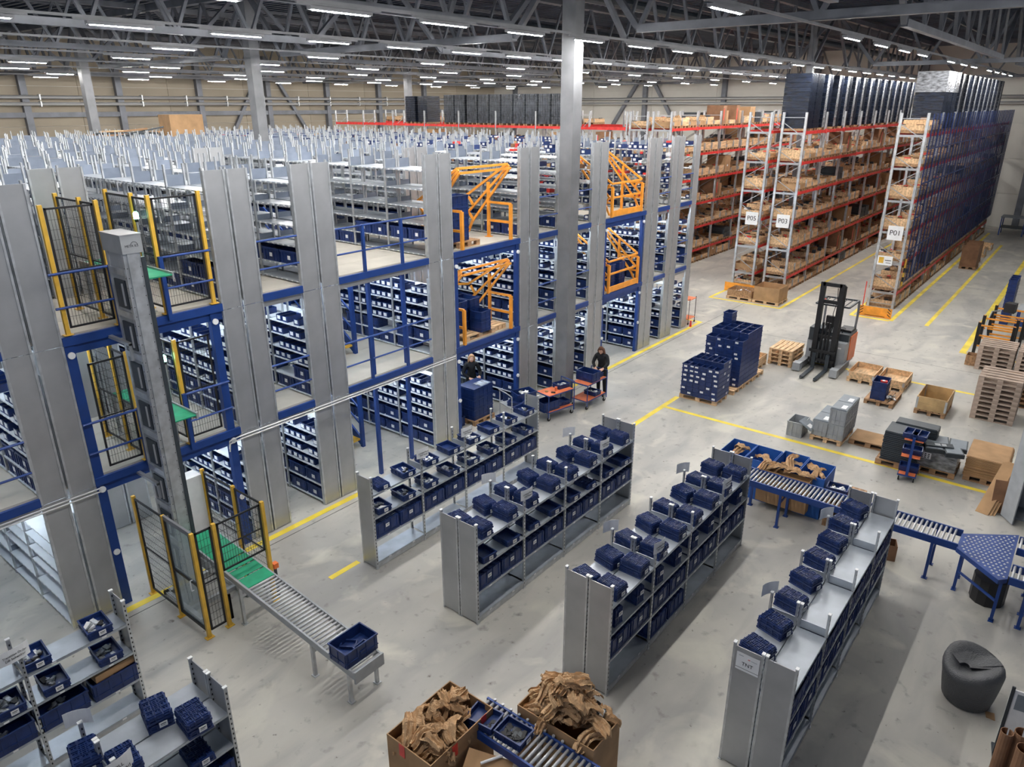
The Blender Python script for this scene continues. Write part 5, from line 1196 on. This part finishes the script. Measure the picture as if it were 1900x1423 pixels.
# rack signs
for t_, y, yy, z in (('P05', 13.1, 0, 3.05), ('P03', 11.6, 0, 3.05), ('P01', 6.75, 0, 3.0)):
    s_ = ob('aisle_sign', MB().box(-.012, -.3, 0, 0, .3, .6, 'white'), loc=(34.78 if t_ != 'P01' else 34.68, y, z), label='white square aisle sign reading %s' % t_, cat='sign')
    text('lettering', t_, .3, s_, (-.016, 0, .3), (H90, 0, -H90))
s_ = ob('load_sign', MB().box(-.01, -.3, 0, 0, .3, .4, 'white').box(-.014, .05, .08, -.01, .25, .34, 'yellow').box(-.014, -.25, .2, -.01, 0, .23, 'ink').box(-.014, -.25, .1, -.01, -.05, .12, 'ink'), loc=(34.66, 6.95, 1.9), label='small white and yellow load notice on rack P01', cat='sign')
g = ob('end_guard', MB().box(-.03, 0, .02, 0, 1.3, .42, 'orange').box(-.06, 0, 0, .02, 1.3, .03, 'orange'), loc=(33.0, 5.98, 0), label='orange end guard with black hazard stripes before rack P01', cat='guard')
for i in range(3):
    for y0, d in ((.03, 1), (1.27, -1)): ob('stripe', MB().bar((-.034, y0+d*(.02+.07*i*0), .08+.12*i), (-.034, y0+d*.14, .18+.12*i), .006, .03, 'black'), g)
ob('stripe', MB().box(-.036, .25, .04, -.03, 1.05, .06, 'black'), g)
ob('end_guard', MB().box(-.03, 0, .02, 0, 2.4, .42, 'orange'), loc=(33.6, 11.2, 0), label='orange end guard behind the pallets before racks P03 and P05', cat='guard')
ob('red_pole', MB().tube((0, 0, 0), (0, 0, 1.2), .02, 'redp', 8), loc=(34.2, 7.42, 0), label='thin red marker pole at the corner of rack P01', cat='pole')
pal_y(32.1, 11.68, 0, 'pallet under the low box of white goods before rack P05', k='wood', W=1.0); carton(32.12, 11.7, .146, .95, 1.15, .3, 'woodd', 'low open wooden box of white goods before rack P05'); contents(heap(.8, .9, .2, 5, 'white', 20).mesh('packed_parts'), 32.6, 12.27, .17, 'white goods inside the low box before rack P05')
pal_y(32.1, 10.44, 0, 'pallet under the brown open carton before rack P03', k='wood', W=1.2); carton(32.12, 10.46, .146, 1.15, 1.15, .62, 'card', 'large open brown carton before rack P03')
# blue mesh on P01
mc = ob('mesh_cover', None, loc=(35.1, 6.2, 0), label='blue wire mesh cover along the aisle side of rack P01', cat='mesh cover')
def mk():
    b = MB(); L, H_ = 1.46, 1.39
    b.box(0, -.02, 0, L, .02, .05, 'navy').box(0, -.02, 0, .05, .02, H_, 'navy').box(L-.03, -.02, 0, L, .02, H_, 'navy').box(L/2-.02, -.02, 0, L/2+.02, .02, H_, 'navy')
    for i in range(1, 18): b.box(0, -.004, i*H_/18-.0035, L, .004, i*H_/18+.0035, 'navyd', skip='lr')
    for i in range(1, 9): b.box(i*L/9-.003, -.004, 0, i*L/9+.003, .004, H_, 'navyd', skip='tb')
    return b.mesh('mesh_panel')
mpn = mk()
for j in range(5): ob('bracket', MB().box(.0, 0, 1.2+j*1.3, .06, .07, 1.26+j*1.3, 'galvd').box(2.6, 0, 1.2+j*1.3, 2.66, .07, 1.26+j*1.3, 'galvd'), mc)
for i in range(18):
    for j in range(5): ob('mesh_panel', mpn, mc, (i*1.5, 0, 1.1+j*1.4))
ob('hazard_post', MB().box(-.05, -.03, 1.0, .05, .03, 2.2, 'yellow').box(-.055, -.035, 1.2, .055, .035, 1.4, 'black').box(-.055, -.035, 1.6, .055, .035, 1.8, 'black'), mc)
# goods in the far aisle
for i, (x, y, h) in enumerate(((46.3, 4.75, 1.15), (48.2, 4.9, 1.0))):
    pal_y(x, y, 0, 'pallet under the %s brown carton in the far aisle' % ORD[i], k='woodd', W=1.1, L=.8); carton(x+.02, y+.02, .146, 1.05, .78, h, 'cardd', '%s tall brown carton in the far aisle beside rack P01' % ORD[i])
pal_y(50.6, 4.9, 0, 'pallet of boxes behind the brown cartons in the far aisle', W=.8, L=1.0); pal_y(53.5, 4.9, 0, 'low pallet at the end of the far aisle', W=.8, L=1.2); collar_box(53.5, 4.9, .146, .8, 1.2, .2, 'low wooden box at the end of the far aisle'); collar_box(50.6, 4.9, .146, .8, 1.0, .4, 'wooden box behind the brown cartons in the far aisle')
wbn = ob('workbench', MB().box(0, 0, 1.2, 1.4, 1.5, 1.25, 'greyp').box(.05, .05, .5, 1.35, 1.45, .55, 'dark'), loc=(60.4, 3.9, 0), label='dark workbench by the far wall', cat='table')
for x in (.05, 1.3):
    for y in (.05, 1.4): ob('leg', MB().box(x, y, 0, x+.06, y+.06, 1.2, 'bluep'), wbn)
ob('machine', MB().box(0, 0, 0, 1.2, 1.0, 1.3, 'dark').box(-.01, .2, .6, 0, .8, 1.1, 'greyp'), loc=(61.6, 2.4, 0), label='dark machine box by the far wall', cat='machine')
# black and orange low frames at the right
def low_frame(x, y, label):
    r = ob('beam_stand', None, loc=(x, y, 0), label=label, cat='rack')
    for dx in (0, 1.15):
        for dy in (0, 1.05): ob('upright', MB().box(dx-.06, dy-.05, 0, dx+.06, dy+.05, 1.18, 'black').box(dx-.04, dy-.03, 1.18, dx+.04, dy+.03, 1.19, 'orange'), r)
        for z in (.3, .68, 1.05): ob('beam', MB().box(dx-.03, .05, z, dx+.03, 1.0, z+.05, 'orange'), r)
    return r
low_frame(29.95, 1.5, 'black and orange low beam stand, nearest the pallet stacks'); low_frame(31.9, 1.35, 'black and orange low beam stand, behind the first one')
ob('cable_hose', MB().path([(30.3, 2.3, .6), (30.9, 2.45, .95), (31.6, 2.4, 1.25), (32.0, 2.2, 1.22)], .025, 'greyl'), label='pale bent tube leaning over the low beam stands', cat='tube')
ob('black_coat', MB().prism([(-.2, -.15), (.15, -.2), (.25, .1), (-.1, .2)], 0, .35, 'black'), loc=(32.1, 1.9, 1.19), label='black cloth heap on the rear low beam stand', cat='cloth')
pal_y(28.45, 1.95, 0, 'small pallet with an open box of tools', k='woodd', W=.5, L=.5) if False else None
carton(28.4, 2.1, 0, .45, .5, .35, 'woodd', 'small open box of cables before the low beam stands'); contents(heap(.3, .35, .2, 9, 'redp', 14).mesh('packed_parts'), 28.62, 2.35, .05, 'red and white cables in the small open box')
for i in range(3):
    for k in range(11): crate(MBc, 35.2+.42*i, 2.2, .001+.167*k, 0, '%s navy crate from the floor, %s column, stack at the right picture edge' % (ORD[k], ORD[i]), 'navy crate stack at the right edge')
wt = ob('work_table', MB().box(0, 0, 1.0, 1.2, 1.0, 1.04, 'greyl').box(.02, .02, .4, 1.18, .98, .43, 'bluep'), loc=(33.4, .75, 0), label='pale-topped blue work table at the right picture edge', cat='table')
for x in (.02, 1.12):
    for y in (.02, .92): ob('leg', MB().box(x, y, 0, x+.06, y+.06, 1.0, 'bluep'), wt)
# things on the mezzanine roof zone
ob('timber_bundle', MB().bar((-1.4, 0, .1), (1.5, .2, .25), .08, .08, 'woodd').bar((-1.2, .2, .2), (1.3, 0, .2), .06, .1, 'dark').bar((-1.0, .1, .3), (1.2, .3, .35), .08, .05, 'wood').bar((-1.5, .3, .15), (.9, .1, .4), .07, .07, 'woodd').bar((-.6, 0, .05), (1.6, .3, .45), .1, .06, 'dark'), loc=(15.6, 34.0, 7.1), rz=-.3, label='bundle of old timber lying on the far top shelves', cat='timber')
ob('cardboard_box', MB().box(-.8, -.5, 0, .8, .5, 1.0, 'card'), loc=(18.3, 34.2, 7.06), label='large cardboard box standing on the far top shelves', cat='box')
# ================================================================ PEOPLE
def person(name_label, x, y, z, rz, joints, edges, head, headrot, hair, hairlen, hands, lower=True):
    me = bpy.data.meshes.new('person'); names = list(joints)
    me.from_pydata([joints[n][0] for n in names], [], []); me.clear_geometry()
    me.from_pydata([joints[n][0] for n in names], [(names.index(a), names.index(b_)) for a, b_ in edges], [])
    o = bpy.data.objects.new('person', me); C.objects.link(o); me.materials.append(M['cloth'])
    md = o.modifiers.new('Skin', 'SKIN'); md.use_smooth_shade = True; sv = me.skin_vertices[0].data if me.skin_vertices else None
    if sv is None:
        bm_ = None
    for i, n in enumerate(names):
        sv[i].radius = joints[n][1]; sv[i].use_root = (n == 'pelvis')
    s = o.modifiers.new('Subsurf', 'SUBSURF'); s.levels = 2; s.render_levels = 2
    bpy.context.view_layer.update()
    ev = bpy.data.meshes.new_from_object(o.evaluated_get(bpy.context.evaluated_depsgraph_get())); bpy.data.objects.remove(o)
    ev.materials.clear(); ev.materials.append(M['cloth']); ev.name = 'person'
    o = ob('person', ev, loc=(x, y, z), rz=rz, label=name_label, cat='person')
    def face(q, d):
        if d.x > .55 and abs(d.y) < .35: q.x += .012*(1-abs(d.y)/.35)*(1 if -.35 < d.z < .3 else 0)
        return q
    b = MB(); sphere(b, (0, 0, 0), (.088, .074, .112), 'skin', 20, 14, face); b.tube((-.02, 0, -.17), (-.01, 0, -.05), .05, 'skin', 12)
    b.bar((.088, 0, .02), (.106, 0, -.03), .022, .02, 'skin'); 
    for s_ in (-1, 1): sphere(b, (.074, s_*.032, .012), (.012, .014, .009), 'white', 8, 6); sphere(b, (.084, s_*.032, .012), (.005, .006, .006), 'ink', 8, 6); sphere(b, (0, s_*.078, -.005), (.018, .01, .03), 'skin', 8, 6)
    b.bar((.086, -.022, -.052), (.086, .022, -.052), .008, .01, 'redor')
    hd_ = ob('head', b.mesh('head', True), o, head, rot=headrot)
    hb = MB()
    def hf(q, d):
        if d.x > .3 and d.z < .55: q.x = min(q.x, .03); q.z = max(q.z, .02) if d.x > .6 else q.z
        return q
    sphere(hb, (-.015, 0, .025), (.105, .092, .118), hair, 20, 12, hf)
    for i in range(26):
        a = math.radians(75+210*i/25); px, py = -.01+.09*math.cos(a), .088*math.sin(a)
        hb.tube((px, py, .02), (px*1.15+.01*math.sin(i), py*1.1, -hairlen*(.85+.15*math.sin(i*2.1))), .026, hair, 6, .010)
    ob('hair', hb.mesh('hair', True), hd_)
    for (p, d, s_) in hands:     # palm, five fingers
        hbm = MB(); d = Vector(d).normalized(); sd = Vector((-d.y, d.x, 0)).normalized(); p = Vector(p); n_ = d.cross(sd)
        hbm.bar(p, p+d*.085, .075, .03, 'skin')
        for i in range(4):
            a = p+d*.083+sd*(-.028+.019*i); L = (.055, .066, .062, .048)[i]; m_ = a+d*L*.55; e = m_+(d*.6-Vector((0, 0, .8)))*L*.5
            hbm.tube(a, m_, .009, 'skin', 6).tube(m_, e, .0085, 'skin', 6, .006)
        tb = p+d*.025+sd*s_*.036; hbm.tube(tb, tb+(d*.6+sd*s_*.7)*.045, .011, 'skin', 6).tube(tb+(d*.6+sd*s_*.7)*.045, tb+(d*1.1+sd*s_*.6)*.065, .01, 'skin', 6, .007)
        hbm.tube(p-d*.05, p+d*.01, .028, 'skin', 8, .026)
        ob('hand', hbm, o)
    if lower:
        for s_ in (-1, 1):
            sb_ = MB(); sphere(sb_, (.06, s_*.1, .045), (.14, .048, .05), 'black', 12, 8, lambda q, d: Vector((q.x, q.y, max(q.z, .002)))); ob('shoe', sb_.mesh('shoe', True), o)
    return o
def standing(lean, arms):
    J = {'pelvis': ((0, 0, .92), (.13, .17)), 'waist': ((.01+lean*.3, 0, 1.06), (.115, .145)), 'chest': ((.03+lean*.8, 0, 1.25), (.125, .17)), 'neckb': ((.04+lean*1.2, 0, 1.38), (.085, .10)), 'neck': ((.05+lean*1.4, 0, 1.43), (.045, .045))}
    E_ = [('pelvis', 'waist'), ('waist', 'chest'), ('chest', 'neckb'), ('neckb', 'neck')]
    for s_, n in ((1, 'l'), (-1, 'r')):
        J.update({n+'sh': ((.03+lean*1.0, s_*.17, 1.33), (.075, .075)), n+'el': (arms[n][0], (.055, .055)), n+'wr': (arms[n][1], (.04, .04)),
                  n+'hip': ((0, s_*.085, .86), (.10, .10)), n+'kn': ((.03, s_*.1, .48), (.072, .072)), n+'an': ((-.02, s_*.1, .09), (.05, .05))})
        E_ += [('neckb', n+'sh'), (n+'sh', n+'el'), (n+'el', n+'wr'), ('pelvis', n+'hip'), (n+'hip', n+'kn'), (n+'kn', n+'an')]
    return J, E_
A = {'l': ((.20, .24, 1.12), (.40, .15, 1.04)), 'r': ((.20, -.24, 1.12), (.42, -.10, 1.04))}
J, E_ = standing(.08, A)
person('woman in black with long brown hair bending over an orange trolley', 18.12, 10.95, 0, math.pi+.25, J, E_, (.20, 0, 1.52), (0, .65, 0), 'hairb', .36, [((.42, .14, 1.03), (1, -.3, -.3), -1), ((.44, -.09, 1.03), (1, .2, -.3), 1)])
A = {'l': ((.08, .26, 1.08), (.28, .2, 1.02)), 'r': ((.08, -.26, 1.08), (.26, -.1, .98))}
J, E_ = standing(.03, A)
person('blond person in black behind the large navy crates', 15.0, 13.55, 0, math.pi+.9, J, E_, (.11, 0, 1.53), (0, .3, 0), 'hairy', .26, [((.29, .19, 1.02), (1, -.2, -.1), -1), ((.27, -.09, .98), (.9, .4, -.1), 1)])
